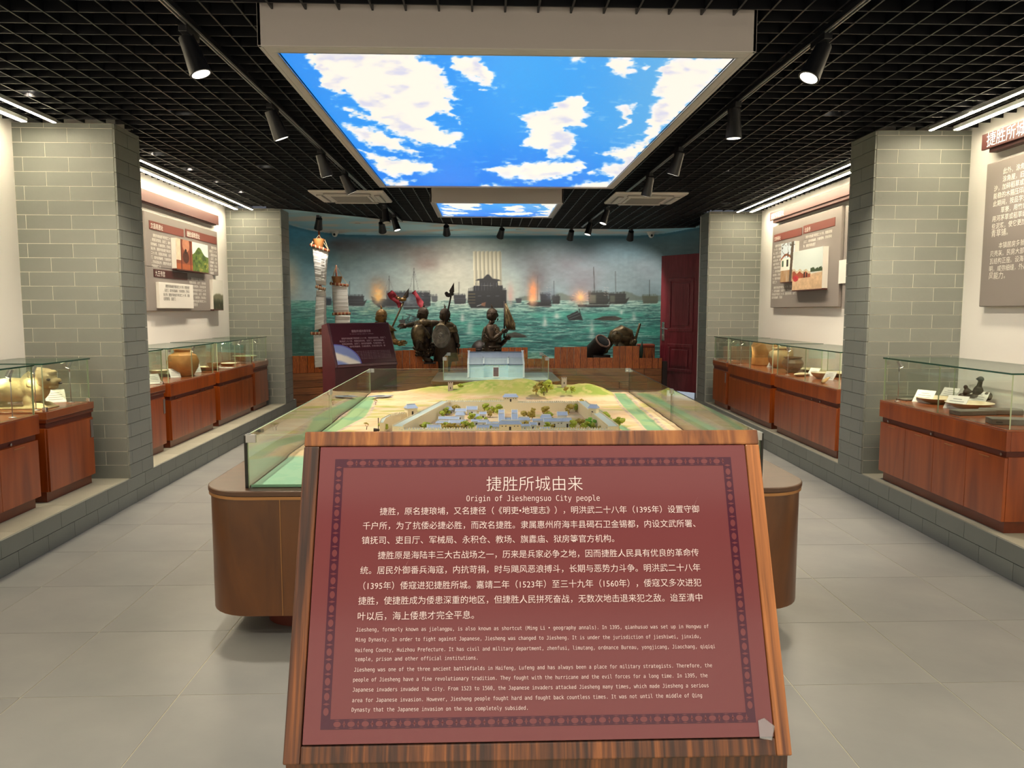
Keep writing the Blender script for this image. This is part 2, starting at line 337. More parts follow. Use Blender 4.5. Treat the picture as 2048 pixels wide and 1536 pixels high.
# ------------------------------------------------------------------ ceiling
EDGE = [(-2.9, 10.3), (-2.618, 10.42), (-2.277, 10.774), (-1.517, 11.493), (-.553, 12.107), (.232, 12.43), (1.386, 12.68), (2.384, 12.716), (3.31, 12.45), (3.9, 12.2)]
EX = np.array([e[0] for e in EDGE]); EY = np.array([e[1] for e in EDGE])
def edgeY(x): return float(np.interp(x, EX, EY))
cl = MB().box(-4.2, 4.6, -3.1, 13.0, 3.3, 3.4).build('ceiling', M['slabdark']); struct(cl)
smY = MB().box(-.0045, .0045, 0, 1, 0, .05).mesh('slat', M['grid']); smX = MB().box(0, 1, -.0045, .0045, 0, .05).mesh('slat', M['grid'])
BIG = (-1.03, 1.255, 3.62, 7.62); SML = (-.61, .865, 8.6, 9.98)
def clip_spans(a, b, holes):
    sp = [(a, b)]
    for h0, h1 in holes:
        n = []
        for p, q in sp:
            if h1 <= p or h0 >= q: n.append((p, q)); continue
            if h0 > p: n.append((p, h0))
            if h1 < q: n.append((h1, q))
        sp = n
    return sp
ACS = [(-2.0, -1.14, 8.78, 9.66), (1.47, 2.33, 8.8, 9.66)]
x = -2.008-.15*9
while x < 3.7:
    h = [(b[2], b[3]) for b in (BIG, SML) if b[0] < x < b[1]]+[(b[2]+.03, b[3]-.03) for b in ACS if b[0]+.03 < x < b[1]-.03]
    for p_ in ((5.8, 6.21, 10.46, 10.88) if x < -2.70 else (5.8, 6.22, 10.5, 10.97) if x > 3.0 else (),):
        if p_: h += [(p_[0], p_[1]), (p_[2], p_[3])]
    if -3.4 < x < 3.75:
        for p, q in clip_spans(.5, edgeY(x), h): piece('slat', smY, cl, (x, p, ZC), (1, q-p, 1))
    x += .15
y = 3.551-.1425*21; ys = []
while y < 12.7:
    xs = np.linspace(-3.42, 3.78, 200); ok = np.array([edgeY(t) for t in xs]) > y
    if y > 12.2: a, b = xs[ok].min(), xs[ok].max()
    else: a, b = xs[ok].min(), 3.78
    if y < 10.3: a = -3.42
    b = min(b, 3.6+.026*(y-5.8)+.05)
    h = [(bb[0], bb[1]) for bb in (BIG, SML) if bb[2] < y < bb[3]]+[(bb[0]+.03, bb[1]-.03) for bb in ACS if bb[2]+.03 < y < bb[3]-.03]
    if 5.8 < y < 6.22 or 10.46 < y < 10.97: h += [(-3.5, -2.70), (2.96 if y < 7 else 3.07, 3.9)]
    for p, q in clip_spans(a, b, h):
        if q-p > .05: piece('slat', smX, cl, (p, y, ZC+.002), (q-p, 1, 1))
    y += .1425
# curved fascia that closes the grid in front of the painted ceiling
fm = MB(); pts = [(x, edgeY(x)) for x in np.linspace(-2.88, 3.42, 60)]
for i in range(len(pts)-1):
    (xa, ya), (xb, yb) = pts[i], pts[i+1]; fm.quadbox([(xa, ya), (xb, yb), (xb, yb+.03), (xa, ya+.03)], ZC-.012, 3.3)
struct(fm.build('trim_7', M['black']))
# ducts and pipes above the grid
for k, (a, b, r) in enumerate([((-2.6, 1, 3.1), (-2.6, 12, 3.1), .09), ((2.7, 1, 3.12), (2.7, 12, 3.12), .08), ((-3.3, 7.9, 3.15), (3.5, 7.9, 3.15), .06)]):
    tag(MB().tube(a, b, r, n=14).build('pipe', M['slabdark'], smooth=True), ['dark painted pipe above the grid ceiling on the left', 'dark painted pipe above the grid ceiling on the right', 'dark painted pipe crossing above the grid ceiling'][k], 'pipe')
# ------------------------------------------------------------------ sky light boxes
CLOUDS = [
 [(613,109),(637,149),(642,170),(670,191),(691,186),(712,206),(740,228),(708,218),(667,210),(708,230),(746,246),(801,268),(839,290),(910,294),(926,267),(883,260),(858,237),(868,226),(888,224),(926,246),(905,219),(890,200),(918,202),(899,175),(891,153),(883,134),(842,118),(828,104),(613,104)],
 [(675,247),(724,254),(773,262),(814,290),(847,309),(839,314),(787,301),(741,290),(700,268)],
 [(719,298),(773,314),(806,317),(861,325),(877,339),(855,347),(814,351),(776,353),(746,330)],
 [(771,358),(825,362),(801,373),(786,376)],
 [(896,112),(965,112),(976,137),(992,178),(962,175),(943,153),(916,148)],
 [(1040,229),(1080,222),(1114,210),(1129,195),(1172,190),(1171,216),(1184,234),(1165,255),(1133,258),(1153,279),(1147,314),(1111,317),(1084,314),(1090,302),(1039,292),(1060,276),(1049,249)],
 [(960,336),(1000,332),(1060,326),(1120,325),(1159,317),(1168,332),(1129,356),(1060,364),(1000,352)],
 [(1216,114),(1265,114),(1264,144),(1255,156),(1216,139)], [(1286,128),(1300,127),(1292,142),(1282,138)],
 [(1338,114),(1475,114),(1368,219),(1311,270),(1228,384),(1190,384),(1129,376),(1180,364),(1225,362),(1222,353),(1165,344),(1204,332),(1246,326),(1198,308),(1240,293),(1285,284),(1287,264),(1300,252),(1296,222),(1323,195),(1300,186),(1323,156),(1317,138)],
 [(1234,216),(1267,205),(1264,222),(1252,255),(1235,256),(1246,237)], [(930,380),(985,371),(1048,375),(1040,384),(930,384)], [(1140,112),(1175,112),(1165,125),(1150,126)]]
def sky_cols(X, Y):
    u = (X-557)/913; base = np.zeros(X.shape+(3,))+hx('2495F2')
    base = mixc(base, hx('63B0E4'), sstep(.45, .95, u)); base = mixc(base, hx('36A4F2'), sstep(.35, .55, u)*(1-sstep(.55, .8, u))*sstep(330, 130, Y)); base = mixc(base, hx('0E78EE'), sstep(240, 380, Y)*(1-sstep(.6, .95, u))*.8)
    base = mixc(base, hx('1B7FEA'), (1-sstep(.0, .2, u))*.35)
    # ragged outlines: warp the outlines with noise whose streaks run along the cloud band
    nx = fbm(X/26, Y/9, 3, 5)-.5; ny = fbm(X/26, Y/9, 31, 5)-.5; d = np.full(X.shape, 1e9)
    for c in CLOUDS: d = np.minimum(d, sdpoly(X+nx*34, Y+ny*14, c))
    det = fbm(X/10, Y/5, 77, 4)-.5; f = sstep(4, -5, d+det*14)
    wc = mixc(np.zeros(X.shape+(3,))+hx('FBF3E4'), hx('D3D3E8'), sstep(.5, .75, fbm(X/40, Y/16, 51, 4))*.9*sstep(-1, -14, d))
    wc = mixc(wc, hx('F4F2F6'), sstep(-9, 0, d)); out = base*(1-f[..., None])+wc*f[..., None]
    wisp = sstep(.62, .8, fbm(X/18, Y/6, 91, 5))*.25*sstep(45, 5, d)*(d > 0); return mixc(out, hx('DDEBF8'), wisp)
M['sky'] = attrmat('backlit_sky_film', .3, SKY_E)
def lightbox(B, zb, inset_f, inset_b, insx, name, label, nx, ny, small=False):
    x0, x1, y0, y1 = B; e = empty(name, ((x0+x1)/2, (y0+y1)/2, zb), 0, label, 'ceiling light')
    cx, cy = (x0+x1)/2, (y0+y1)/2; a0, a1, b0, b1 = x0-cx, x1-cx, y0-cy, y1-cy; h = 3.0-zb
    MB().box(a0, a1, b0, b0+.02, 0, h).box(a0, a1, b1-.02, b1, 0, h).box(a0, a0+.02, b0, b1, 0, h).box(a1-.02, a1, b0, b1, 0, h)\
        .box(a0+.02, a1-.02, b0+.02, b0+inset_f, 0, .02).box(a0+.02, a1-.02, b1-inset_b, b1-.02, 0, .02).box(a0+.02, a0+insx, b0+inset_f, b1-inset_b, 0, .02).box(a1-insx, a1-.02, b0+inset_f, b1-inset_b, 0, .02).build('housing', M['white2'], e, bevel=.004)
    MB().box(a0+insx-.008, a1-insx+.008, b0+inset_f-.008, b0+inset_f, -.002, .022).box(a0+insx-.008, a0+insx, b0+inset_f, b1-inset_b, -.002, .022).box(a1-insx, a1-insx+.008, b0+inset_f, b1-inset_b, -.002, .022).build('frame_bead', M['steel'], e)
    gx = np.linspace(a0+insx, a1-insx, nx); gy = np.linspace(b0+inset_f, b1-inset_b, ny); GX, GY = np.meshgrid(gx, gy)
    P = np.stack([GX, GY, np.full(GX.shape, .012)], -1); W = P+np.array([cx, cy, zb])
    if small:
        U = (GX-gx[0])/(gx[-1]-gx[0]); V = (GY-gy[0])/(gy[-1]-gy[0]); X, Y = onto_big(U, V)
    else: X, Y = proj(W)
    grid_obj('sky_panel', P, sky_cols(X, Y), M['sky'], e, flip=True); return e
def onto_big(U, V):
    x0, x1, y0, y1 = BIG; wx = x0+.068+U*(x1-x0-.136); wy = y0+.09+V*(y1-y0-.14); return proj(np.stack([wx, wy, np.full(wx.shape, 2.682)], -1))
lightbox(BIG, 2.67, .09, .05, .068, 'sky_light_box', 'large white ceiling light box with a backlit blue sky and clouds', 520, 420)
lightbox(SML, 2.665, .05, .05, .06, 'sky_light_box', 'small white ceiling light box with clouds, farther back near the mural', 260, 140, True)
# ------------------------------------------------------------------ linear wall-wash strips
M['stripL'] = emis('led_strip', (1, .86, .6), STRIP_E); M['striphousing'] = mat('led_profile', 'C9CBC8', .3, .3)
def strip(s, v, u0, u1, label, wd=.02):
    p = SP(s, v, (u0+u1)/2, 2.795); L = u1-u0; e = empty('led_strip_light', p, SX[s][1], label, 'strip light')
    MB().box(-wd, wd, -L/2, L/2, .004, .03).build('profile', M['striphousing'], e); MB().box(-wd*.85, wd*.85, -L/2+.004, L/2-.004, 0, .004).build('diffuser', M['stripL'], e)
    [MB().box(-.004, .004, q*L*.35, q*L*.35+.008, .03, .3).build('hanger', M['steel'], e) for q in (-1, 1)]
for s, nm in (('L', 'left'), ('R', 'right')):
    vi, vo = (.33, .53) if s == 'L' else (.32, .50)
    strip(s, vi, 1.2, 5.66, f'long bright strip light nearer the aisle, above the front {nm} wall', .012)
    strip(s, vo, 1.2, 5.64, f'wide strip light closest to the front {nm} wall', .022)
    strip(s, vi, 6.3, 10.35, f'thin strip light nearer the aisle in the far {nm} bay', .012)
    strip(s, vo, 6.3, 10.33, f'wide strip light closest to the wall in the far {nm} bay', .022)
# ------------------------------------------------------------------ recessed downlights in the grid
M['lamp'] = emis('lamp_face', (1, .93, .8), 9); M['lamppale'] = mat('lamp_rim_white', 'C8C6C0', .4)
def downlight(x, y, label, pw=DOWN_W):
    e = empty('downlight', (x, y, 2.86), 0, label, 'downlight')
    MB().box(-.07, .07, -.07, -.06, 0, .03).box(-.07, .07, .06, .07, 0, .03).box(-.07, -.06, -.06, .06, 0, .03).box(.06, .07, -.06, .06, 0, .03).build('frame', M['steel'], e)
    MB().lathe([(.028, 0), (.045, .002), (.05, .05), (.03, .06)], 16).build('bezel', M['lamppale'], e, loc=(0, 0, .012), smooth=True)
    MB().lathe([(.0, 0), (.026, 0), (.026, .004), (0, .004)], 16).build('lamp', M['lamp'], e, loc=(0, 0, .008))
    l = bpy.data.lights.new('downlight_beam', 'SPOT'); l.energy = pw; l.spot_size = 1.9; l.spot_blend = .7; l.color = (1, .86, .64); l.shadow_soft_size = .04
    o = bpy.data.objects.new('downlight_beam', l); C.objects.link(o); o.location = (x, y, 2.855)
ordn = ['nearest', 'second', 'third', 'fourth', 'fifth', 'sixth', 'seventh']
for k, (x, y) in enumerate([(-2.9, 5.11), (-2.89, 6.93), (-2.87, 7.67), (-2.86, 8.4), (-2.83, 9.1), (-2.8, 9.7)]): downlight(x, y, f'{ordn[k]} small square downlight in the row along the left wall')
for k, (x, y) in enumerate([(3.17, 5.13), (3.13, 6.99), (3.12, 7.7), (3.12, 8.44), (3.11, 9.14), (3.09, 9.72)]): downlight(x, y, f'{ordn[k]} small square downlight in the row along the right wall')
for x, y, t in ((-2.12, 5.43, 'square downlight in the grid between the left track and the near left pillar'), (-2.11, 7.48, 'round-faced downlight in the grid left of the big sky box'), (2.4, 5.34, 'square downlight in the grid left of the near right pillar top'), (2.37, 7.55, 'round-faced downlight in the grid right of the big sky box')): downlight(x, y, t, DOWN_W*2)
# downlights over the near part of the room, above and behind the camera
for x in (-1.9, 0.1, 2.1):
    for y in (.9, -1.2):
        l = bpy.data.lights.new('near_downlight', 'SPOT'); l.energy = DOWN_W*2.2; l.spot_size = 2.0; l.spot_blend = .8; l.color = (1, .89, .71); l.shadow_soft_size = .05
        o = bpy.data.objects.new('near_downlight', l); C.objects.link(o); o.location = (x, y, 2.8)
# ------------------------------------------------------------------ track spots
M['spotface'] = emis('spot_lens', (1, .95, .85), 2.2); M['spotoff'] = mat('spot_lens_unlit', 'B9B9B2', .25, .3)
def track(x, y0, y1, x1, label):
    e = tag(MB().quadbox([(x-.018, y0), (x+.018, y0), (x1+.018, y1), (x1-.018, y1)], 2.79, 2.815).quadbox([(x-.012, y0), (x-.006, y0), (x1-.006, y1), (x1-.012, y1)], 2.786, 2.79, 1).quadbox([(x+.006, y0), (x+.012, y0), (x1+.012, y1), (x1+.006, y1)], 2.786, 2.79, 1).build('light_track', [M['track'], M['steel']]), label, 'light track'); return e
track(-1.4, .8, 8.6, -1.31, 'black ceiling light track left of the sky light boxes'); track(1.64, .8, 8.6, 1.57, 'black ceiling light track right of the sky light boxes')
track(-1.27, 9.75, 11.6, -1.25, 'short black light track behind the left air conditioner'); track(1.56, 9.75, 12.2, 1.52, 'short black light track behind the right air conditioner')
def spot(x, y, z, d, label, size=.052, L=.17, lit=True, power=0, group=None, drop=.07, col=(1, .9, .72), ang=1.0):
    e = empty('track_spotlight', (x, y, z), 0, label, 'spotlight', group); d = Vector(d).normalized(); piv = Vector((0, 0, -drop))
    MB().box(-.02, .02, -.08, .08, -.032, .0).build('adapter', M['track'], e, bevel=.003)
    MB().tube((0, 0, -.03), piv, .011, n=10).ball(piv, .018, 10).build('joint', M['track'], e, smooth=True)
    a = piv+d*.0-d*.03; b = a+d*L
    MB().tube(a-d*.01, a+d*L*.35, size*.72, size*.8, 18).tube(a+d*L*.35, b, size*.8, size, 18).build('lamp_head', M['track'], e, auto=True)
    MB().tube(b-d*.002, b+d*.001, size*.82, n=18).build('lens', M['spotface'] if lit else M['spotoff'], e)
    if power:
        l = bpy.data.lights.new('spot_beam', 'SPOT'); l.energy = power; l.spot_size = ang; l.spot_blend = .6; l.color = col; l.shadow_soft_size = .03
        o = bpy.data.objects.new('spot_beam', l); C.objects.link(o); o.location = Vector((x, y, z))+b+d*.02; o.rotation_euler = (-d).to_track_quat('Z', 'Y').to_euler()
places = ['nearest to the camera', 'second from the camera', 'third from the camera', 'fourth from the camera, before the air conditioner']
for k, (x, y) in enumerate([(-1.39, 3.78), (-1.37, 5.12), (-1.35, 6.5), (-1.33, 7.44)]): spot(x, y, 2.79, [(.3, -.02, -.8), (.3, .18, -.85), (.24, .22, -.9), (.35, .2, -.8)][k], f'black spotlight on the left ceiling track, {places[k]}', lit=True, power=SPOT_W*.5)
for k, (x, y) in enumerate([(1.62, 3.77), (1.59, 4.97), (1.57, 6.31), (1.58, 7.46)]): spot(x, y, 2.79, [(-.4, -.12, -.8), (.02, .05, -.95), (-.25, .22, -.9), (-.15, .22, -.85)][k], f'black spotlight on the right ceiling track, {places[k]}', lit=True, power=SPOT_W*.5)
spot(-1.27, 9.9, 2.79, (.1, -.2, -.85), 'black spotlight behind the right corner of the left air conditioner', lit=False); spot(-1.26, 10.8, 2.79, (.25, -.1, -.85), 'black spotlight with white lens, last on the left track', power=SPOT_W)
spot(1.55, 9.9, 2.79, (-.3, -.1, -.85), 'black spotlight touching the left corner of the right air conditioner', lit=True); spot(1.53, 11.3, 2.79, (-.25, -.1, -.85), 'black spotlight with white lens, last on the right track', power=SPOT_W)
for k, (x, y) in enumerate([(-2.334, 10.96), (-1.519, 11.42), (-.595, 11.83), (.253, 12.2), (1.382, 12.46), (2.357, 12.49)]):
    spot(x, y, 2.80, [(-.2, .5, -.8), (0, .7, -.75), (0, .75, -.72), (-.2, .7, -.75), (-.1, .7, -.75), (0, .7, -.75)][k], f'black spotlight hanging before the mural, {["leftmost of six", "second of six from the left", "third of six, over the bright patch of sky", "fourth of six, just right of the small sky box", "fifth of six from the left", "rightmost of six"][k]}', size=.06, L=.15, lit=True, drop=.075, power=SPOT_W*[.1, .26, .34, .28, .36, .4][k], ang=1.9, col=(1, .92, .8))
# ------------------------------------------------------------------ cassette air conditioners
M['acw'] = mat('ac_plastic', 'D2CDC6', .45); M['acg'] = mat('ac_grille', '8F8C88', .5)
def ac(B, label, rz):
    x0, x1, y0, y1 = B; e = empty('air_conditioner', ((x0+x1)/2, (y0+y1)/2, 2.80), rz, label, 'air conditioner'); h = (x1-x0)/2
    MB().lathe([(h*1.36, .03), (h*1.40, .02), (h*1.36, 0), (h*.8, -.012), (h*.78, -.0)], 4).build('panel', M['acw'], e, rz=PI/4, bevel=.03, seg=3)
    MB().box(-h*.55, h*.55, -h*.55, h*.55, -.018, -.01).build('grille_frame', M['acw'], e, bevel=.01)
    for k in range(12): MB().box(-h*.48, h*.48, -h*.5+k*h*.086, -h*.5+k*h*.086+.012, -.024, -.016).build('grille_slat', M['acg'], e)
    for k in range(4):
        a = k*PI/2; MB().box(-h*.62, h*.62, -h*.85, -h*.68, -.016, -.006).build('air_outlet', M['acg'], e, rz=a, bevel=.004)
        MB().box(-h*.6, h*.6, -h*.83, -h*.71, -.022, -.015).build('louvre', M['acw'], e, rz=a, bevel=.004)
ac(ACS[0], 'white square cassette air conditioner in the ceiling at left', 0); ac(ACS[1], 'white square cassette air conditioner in the ceiling at right', 0)
# ------------------------------------------------------------------ mural (painted wall and painted soffit)
RX0, RY0, RW, RH = 560, 405, 880, 340
def finish(I, X, Y, top):
    I = np.clip(I, 0, 1); sf = (Y < top)[..., None]; sea = (Y > 601)[..., None]; g = I**1.12; lum = I.mean(-1, keepdims=True); g = g*(.5+.5*np.clip((lum-.16)/.16, 0, 1))
    g = np.where(sea, g*.92, g*.98); g = np.where(sf, (I*.75+I.mean(-1, keepdims=True)*np.array([.29, .27, .27]))*1.35, g); return np.clip(g, 0, .97)
def paint_mural():
    Y, X = np.mgrid[RY0:RY0+RH, RX0:RX0+RW].astype(float); I = np.zeros(X.shape+(3,))+hx('8FA3A6')
    I = mixc(I, hx('7E9CA6'), sstep(620, 760, X)*.5); I = mixc(I, hx('C2B8A6'), np.exp(-((X-905)/110)**2-((Y-540)/90)**2)*.75); I = mixc(I, hx('B8B5A5'), np.exp(-((X-960)/160)**2-((Y-585)/40)**2)*.6)
    I = mixc(I, hx('74858C'), sstep(1010, 1150, X)*.75); I = mixc(I, hx('5F8799'), np.exp(-((X-1230)/90)**2-((Y-500)/30)**2)*.7)
    I = mixc(I, hx('4E97BE'), sstep(505, 465, Y)*(1-sstep(820, 900, X))*.9); I = mixc(I, hx('5BA9CC'), (1-sstep(640, 690, X))*sstep(600, 480, Y)*.6); I = mixc(I, hx('5A8BA2'), sstep(500, 468, Y)*sstep(1000, 1100, X)*.5)
    I = mixc(I, hx('C8B79C'), (1-sstep(578, 612, X))*sstep(480, 560, Y)*sstep(620, 560, Y)*.8)
    cl = fbm(X/45, Y/22, 5, 5)
    for cx, cy, rx, ry, c, a in ((690, 490, 45, 16, '6F6C76', .8), (770, 486, 50, 18, '77757C', .75), (845, 505, 42, 26, '8E7F7A', .7), (850, 527, 30, 14, '8B7670', .5), (1050, 520, 40, 24, '77787E', .5), (1150, 530, 60, 34, '6C6973', .65), (1075, 555, 22, 40, '66646C', .6), (1165, 560, 40, 25, '6C6870', .6), (1290, 540, 40, 40, '868E96', .5), (760, 575, 40, 22, '77746F', .4)):
        I = mixc(I, hx(c), np.clip(np.exp(-((X-cx)/rx)**2-((Y-cy)/ry)**2)*a*(.3+1.4*cl), 0, 1))
    I = I*(.93+.14*fbm(X/9, Y/5, 8, 4))[..., None]
    # soffit: streaky greys
    sf = sstep(474, 466, Y+((X-1000)/430)**2*14*0)
    SOF = mixc(np.zeros(X.shape+(3,))+hx('6F97A6'), hx('9A938E'), sstep(.42, .62, fbm(X/60, Y/5, 12, 4))); SOF = mixc(SOF, hx('7FB0C4'), sstep(.55, .75, fbm(X/90, Y/9, 14, 3))*.8)
    # the line where wall and soffit meet
    top = np.interp(X, [560, 577, 600, 624, 655, 689, 775, 1000, 1270, 1330, 1380, 1440], [440, 449, 456, 461.6, 466, 469, 471, 472, 472, 467, 458, 450])
    f = sstep(top+.5, top-.5, Y); I = I*(1-f[..., None])+SOF*f[..., None]; I = mixc(I, hx('3D7F9C'), np.exp(-((Y-top-2)/3)**2)*.6)
    # hills
    for pl in ([(1030, 603), (1032, 597), (1050, 592), (1062, 593), (1078, 603)], [(1080, 603), (1110, 588), (1125, 586), (1150, 594), (1170, 600), (1170, 604)], [(1210, 602), (1235, 586), (1250, 582), (1262, 586), (1280, 594), (1330, 590), (1330, 604)]):
        I = mixc(I, hx('616C66'), sstep(1.5, -1.5, sdpoly(X, Y+(fbm(X/8, Y/8, 4, 3)-.5)*5, pl))*.9)
    hor = 601; sea = sstep(hor-1, hor+1, Y); d = np.clip((Y-hor)/110, 0, 1)
    S = mixc(np.zeros(X.shape+(3,))+hx('93B5A9'), hx('3E8F86'), sstep(0, .35, d)); S = mixc(S, hx('1E6D6C'), sstep(.3, 1, d)*.75)
    S = mixc(S, hx('B9C9B6'), np.exp(-((X-930)/90)**2)*(1-sstep(0, .45, d))*.8)
    wv = fbm(X/(14+20*d), (Y+6*fbm(X/30, Y/9, 2, 3))/(1.4+3.2*d), 20, 4); S = mixc(S, hx('12464F'), sstep(.52, .36, wv)*.65); S = mixc(S, hx('A9CFC0'), sstep(.58, .72, wv)*.65)
    S = mixc(S, hx('27A38C'), sstep(.5, .75, fbm(X/60, Y/14, 33, 3))*.5); S = mixc(S, hx('2D5C4A'), np.exp(-((X-600)/38)**2-((Y-690)/50)**2)*.9*(.5+fbm(X/7, Y/5, 60, 3)))
    S = mixc(S, hx('7C8A5E'), np.exp(-((X-760)/40)**2-((Y-622)/12)**2)*.5*sstep(.45, .55, wv)); crest = np.abs(np.sin((Y+5*fbm(X/22, Y/30, 41, 4)*6)/ (5+6*d))); S = mixc(S, hx('D6E6DB'), sstep(.985, 1, crest)*.4*sstep(.15, .5, d)*sstep(.45, .6, fbm(X/16, Y/6, 55, 3)))
    I = I*(1-sea[..., None])+S*sea[..., None]
    def poly(pts, c, a=1, soft=.7, rag=0):
        nonlocal I; x0 = min(p[0] for p in pts)-6; x1 = max(p[0] for p in pts)+6; y0 = min(p[1] for p in pts)-6; y1 = max(p[1] for p in pts)+6
        i0, i1, j0, j1 = max(int(y0)-RY0, 0), min(int(y1)-RY0+1, RH), max(int(x0)-RX0, 0), min(int(x1)-RX0+1, RW)
        if i1 <= i0 or j1 <= j0: return
        xs, ys = X[i0:i1, j0:j1], Y[i0:i1, j0:j1]; dd = sdpoly(xs, ys, pts)+((fbm(xs/4, ys/4, 9, 3)-.5)*rag if rag else 0)
        f = sstep(soft, -soft, dd)*a; I[i0:i1, j0:j1] = mixc(I[i0:i1, j0:j1], hx(c), f)
    def line(a, b, wd, c, al=1):
        nonlocal I; x0, x1 = sorted((a[0], b[0])); y0, y1 = sorted((a[1], b[1])); i0, i1, j0, j1 = max(int(y0-4)-RY0, 0), int(y1+5)-RY0, max(int(x0-4)-RX0, 0), int(x1+5)-RX0
        xs, ys = X[i0:i1, j0:j1], Y[i0:i1, j0:j1]; I[i0:i1, j0:j1] = mixc(I[i0:i1, j0:j1], hx(c), sstep(wd, wd*.3, segd(xs, ys, a, b))*al)
    def glow(cx, cy, rx, ry, c, a, rag=.8, seed=3):
        nonlocal I; n = fbm(X/6, Y/6, seed, 4); I = mixc(I, hx(c), np.clip(np.exp(-((X-cx)/rx)**2-((Y-cy)/ry)**2)*a*(1-rag+2*rag*n), 0, 1))
    def ship(x0, x1, y0, y1, c='2B2C35', bow=4, crowd=True):
        poly([(x0, y0), (x1, y0), (x1, y1-2), (x1-3, y1), (x0+2, y1)], c, .96, rag=1.2)
        if bow: poly([(x1-1, y1-9), (x1+bow, y0+ (y1-y0)*.35), (x1, y1)] if bow > 0 else [(x0+1, y1-9), (x0+bow, y0+(y1-y0)*.35), (x0, y1)], c, .95)
        if crowd:
            for k in np.arange(x0+1, x1-1, 2.6): line((k, y0+.5), (k, y0-2.2-1.5*((k*7) % 3)/3), .9, c)
        for k in range(2): line((x0+1, y0+(y1-y0)*(.4+.25*k)), (x1-1, y0+(y1-y0)*(.4+.25*k)), .6, '565762', .5)
        line((x0-2, y1+1), (x1+bow, y1+1), 1.2, 'C4D2CB', .55)
    ship(631, 663, 597, 611, '3A4453', 0); ship(695, 728, 592, 612, '30333C', 6); line((699, 563), (699, 592), .8, '3A3A40')
    poly([(745, 604), (742, 592), (752, 597), (800, 600), (862, 588), (861, 611), (850, 618), (808, 619), (806, 615), (758, 615)], '26303A', .95, rag=1.5); ship(772, 860, 585, 612, '2B2F3C', 0)
    for x_, y_ in ((778, 552), (828, 536)): line((x_, y_), (x_, 588), 1, '35353B'); line((x_, y_+4), (x_-10, 586), .6, '5A5A60', .6); line((x_, y_+4), (x_+10, 586), .6, '5A5A60', .6)
    ship(862, 875, 592, 604, '4C5054', 0); ship(907, 931, 590, 608, '33353F', 2); line((918, 564), (918, 590), .8, '3A3A40')
    for k in range(7):     # great sails behind the tower ship
        x_ = 946+k*8.1; poly([(x_+.5, 503), (x_+6, 501.5), (x_+8, 506), (x_+9, 572), (x_+1.5, 572)], 'C6BFA6', .95); poly([(x_+4.8, 503), (x_+6.5, 503), (x_+9.2, 572), (x_+5, 572)], '76746A', .7, 1.5); line((x_+.6, 503), (x_+1.2, 540), .8, 'E6DFC6', .7)
    poly([(951, 561), (956, 558), (966, 557), (974, 549), (978, 549), (985, 557), (998, 559), (1002, 562)], '20222E'); poly([(959, 561), (996, 561), (996, 571), (959, 571)], '272936', 1, rag=1.5); poly([(948, 572), (1005, 571), (1006, 582), (946, 583)], '1E202C', 1, rag=2.5)
    for k in range(9): line((951+k*6, 566), (951+k*6, 582), .7, '5B5D6A', .7)
    poly([(936, 582), (1013, 580), (1013, 606), (1008, 616), (942, 616), (935, 604)], '1F212E', .98); 
    for k in range(4): line((937, 588+k*6), (950, 588+k*6), 1, '8A7C50', .8)
    for k in range(3): line((956+k*18, 592), (962+k*18, 592), .8, '6A6C78', .8)
    for k in range(26): line((938+k*2.9, 581), (938+k*2.9, 577-((k*5) % 4)), .9, '262833')
    line((954, 612), (966, 608), 1.2, 'B0B6B4', .8); poly([(963, 606), (972, 604), (970, 613), (962, 611)], '8E5A3A', .9); line((940, 618), (1012, 618), 1.6, 'B5C2B8', .7)
    ship(1031, 1043, 597, 606, '3C4148', 0, False); poly([(1053, 608), (1060, 603), (1103, 605), (1103, 613), (1098, 615), (1062, 612)], '2A2D34'); ship(1080, 1101, 588, 612, '262A36', 3); ship(1103, 1120, 592, 608, '2E3236', 0); line((1075, 552), (1075, 600), .9, '3A3A40'); line((1108, 562), (1108, 592), .8, '3A3A40')
    poly([(1155, 609), (1216, 609), (1223, 600), (1218, 614), (1157, 614)], '26282C'); ship(1176, 1216, 585, 609, '2F332F', 6); ship(1217, 1252, 587, 608, '2E322E', 7); poly([(1180, 590), (1192, 590), (1192, 606), (1178, 606)], '5C6152', .8); poly([(1220, 591), (1230, 591), (1230, 605), (1220, 605)], '595E50', .7)
    line((1187, 534), (1189, 585), 1, '3A3636'); line((1231, 543), (1231, 587), 1, '3A3636'); ship(1284, 1316, 592, 607, '53584A', 0); line((1299, 560), (1299, 592), .8, '44443E'); ship(1140, 1152, 598, 602, '5A6064', 0, False)
    for gx in (1093, 1099, 1208, 1214, 844, 858, 872): 
        for k in range(4): line((gx, 575+k*5), (gx+3, 576+k*5), .7, 'B9A8A4', .6)
    glow(757, 575, 20, 26, '77716C', .6); glow(756, 587, 13, 20, 'D9A36A', .95, .6, 5); glow(757, 592, 6, 10, 'EBC887', .9, .5, 6); poly([(749, 590), (763, 590), (757, 604)], 'D8A35C', .7, 3)
    glow(1068, 560, 20, 34, '6B6468', .5); glow(1066, 585, 9, 24, 'D98F63', 1, .5, 15); glow(1065, 600, 7, 8, 'E8AE80', .9, .4, 16); glow(1100, 588, 12, 12, '5A6474', .6, .6, 19)
    glow(1161, 594, 20, 17, 'A8807C', .8, .6, 21); glow(1161, 596, 8, 11, 'E0B57C', 1, .5, 22)
    for k in range(14): a = k*2*PI/14; line((1161+5*math.cos(a), 596+4*math.sin(a)), (1161+18*math.cos(a), 596+13*math.sin(a)), .8, 'D9A98A', .55)
    glow(1021, 590, 6, 20, 'B79A93', .9, .3, 25); glow(820, 600, 22, 12, '7C8A90', .6, .8, 26)
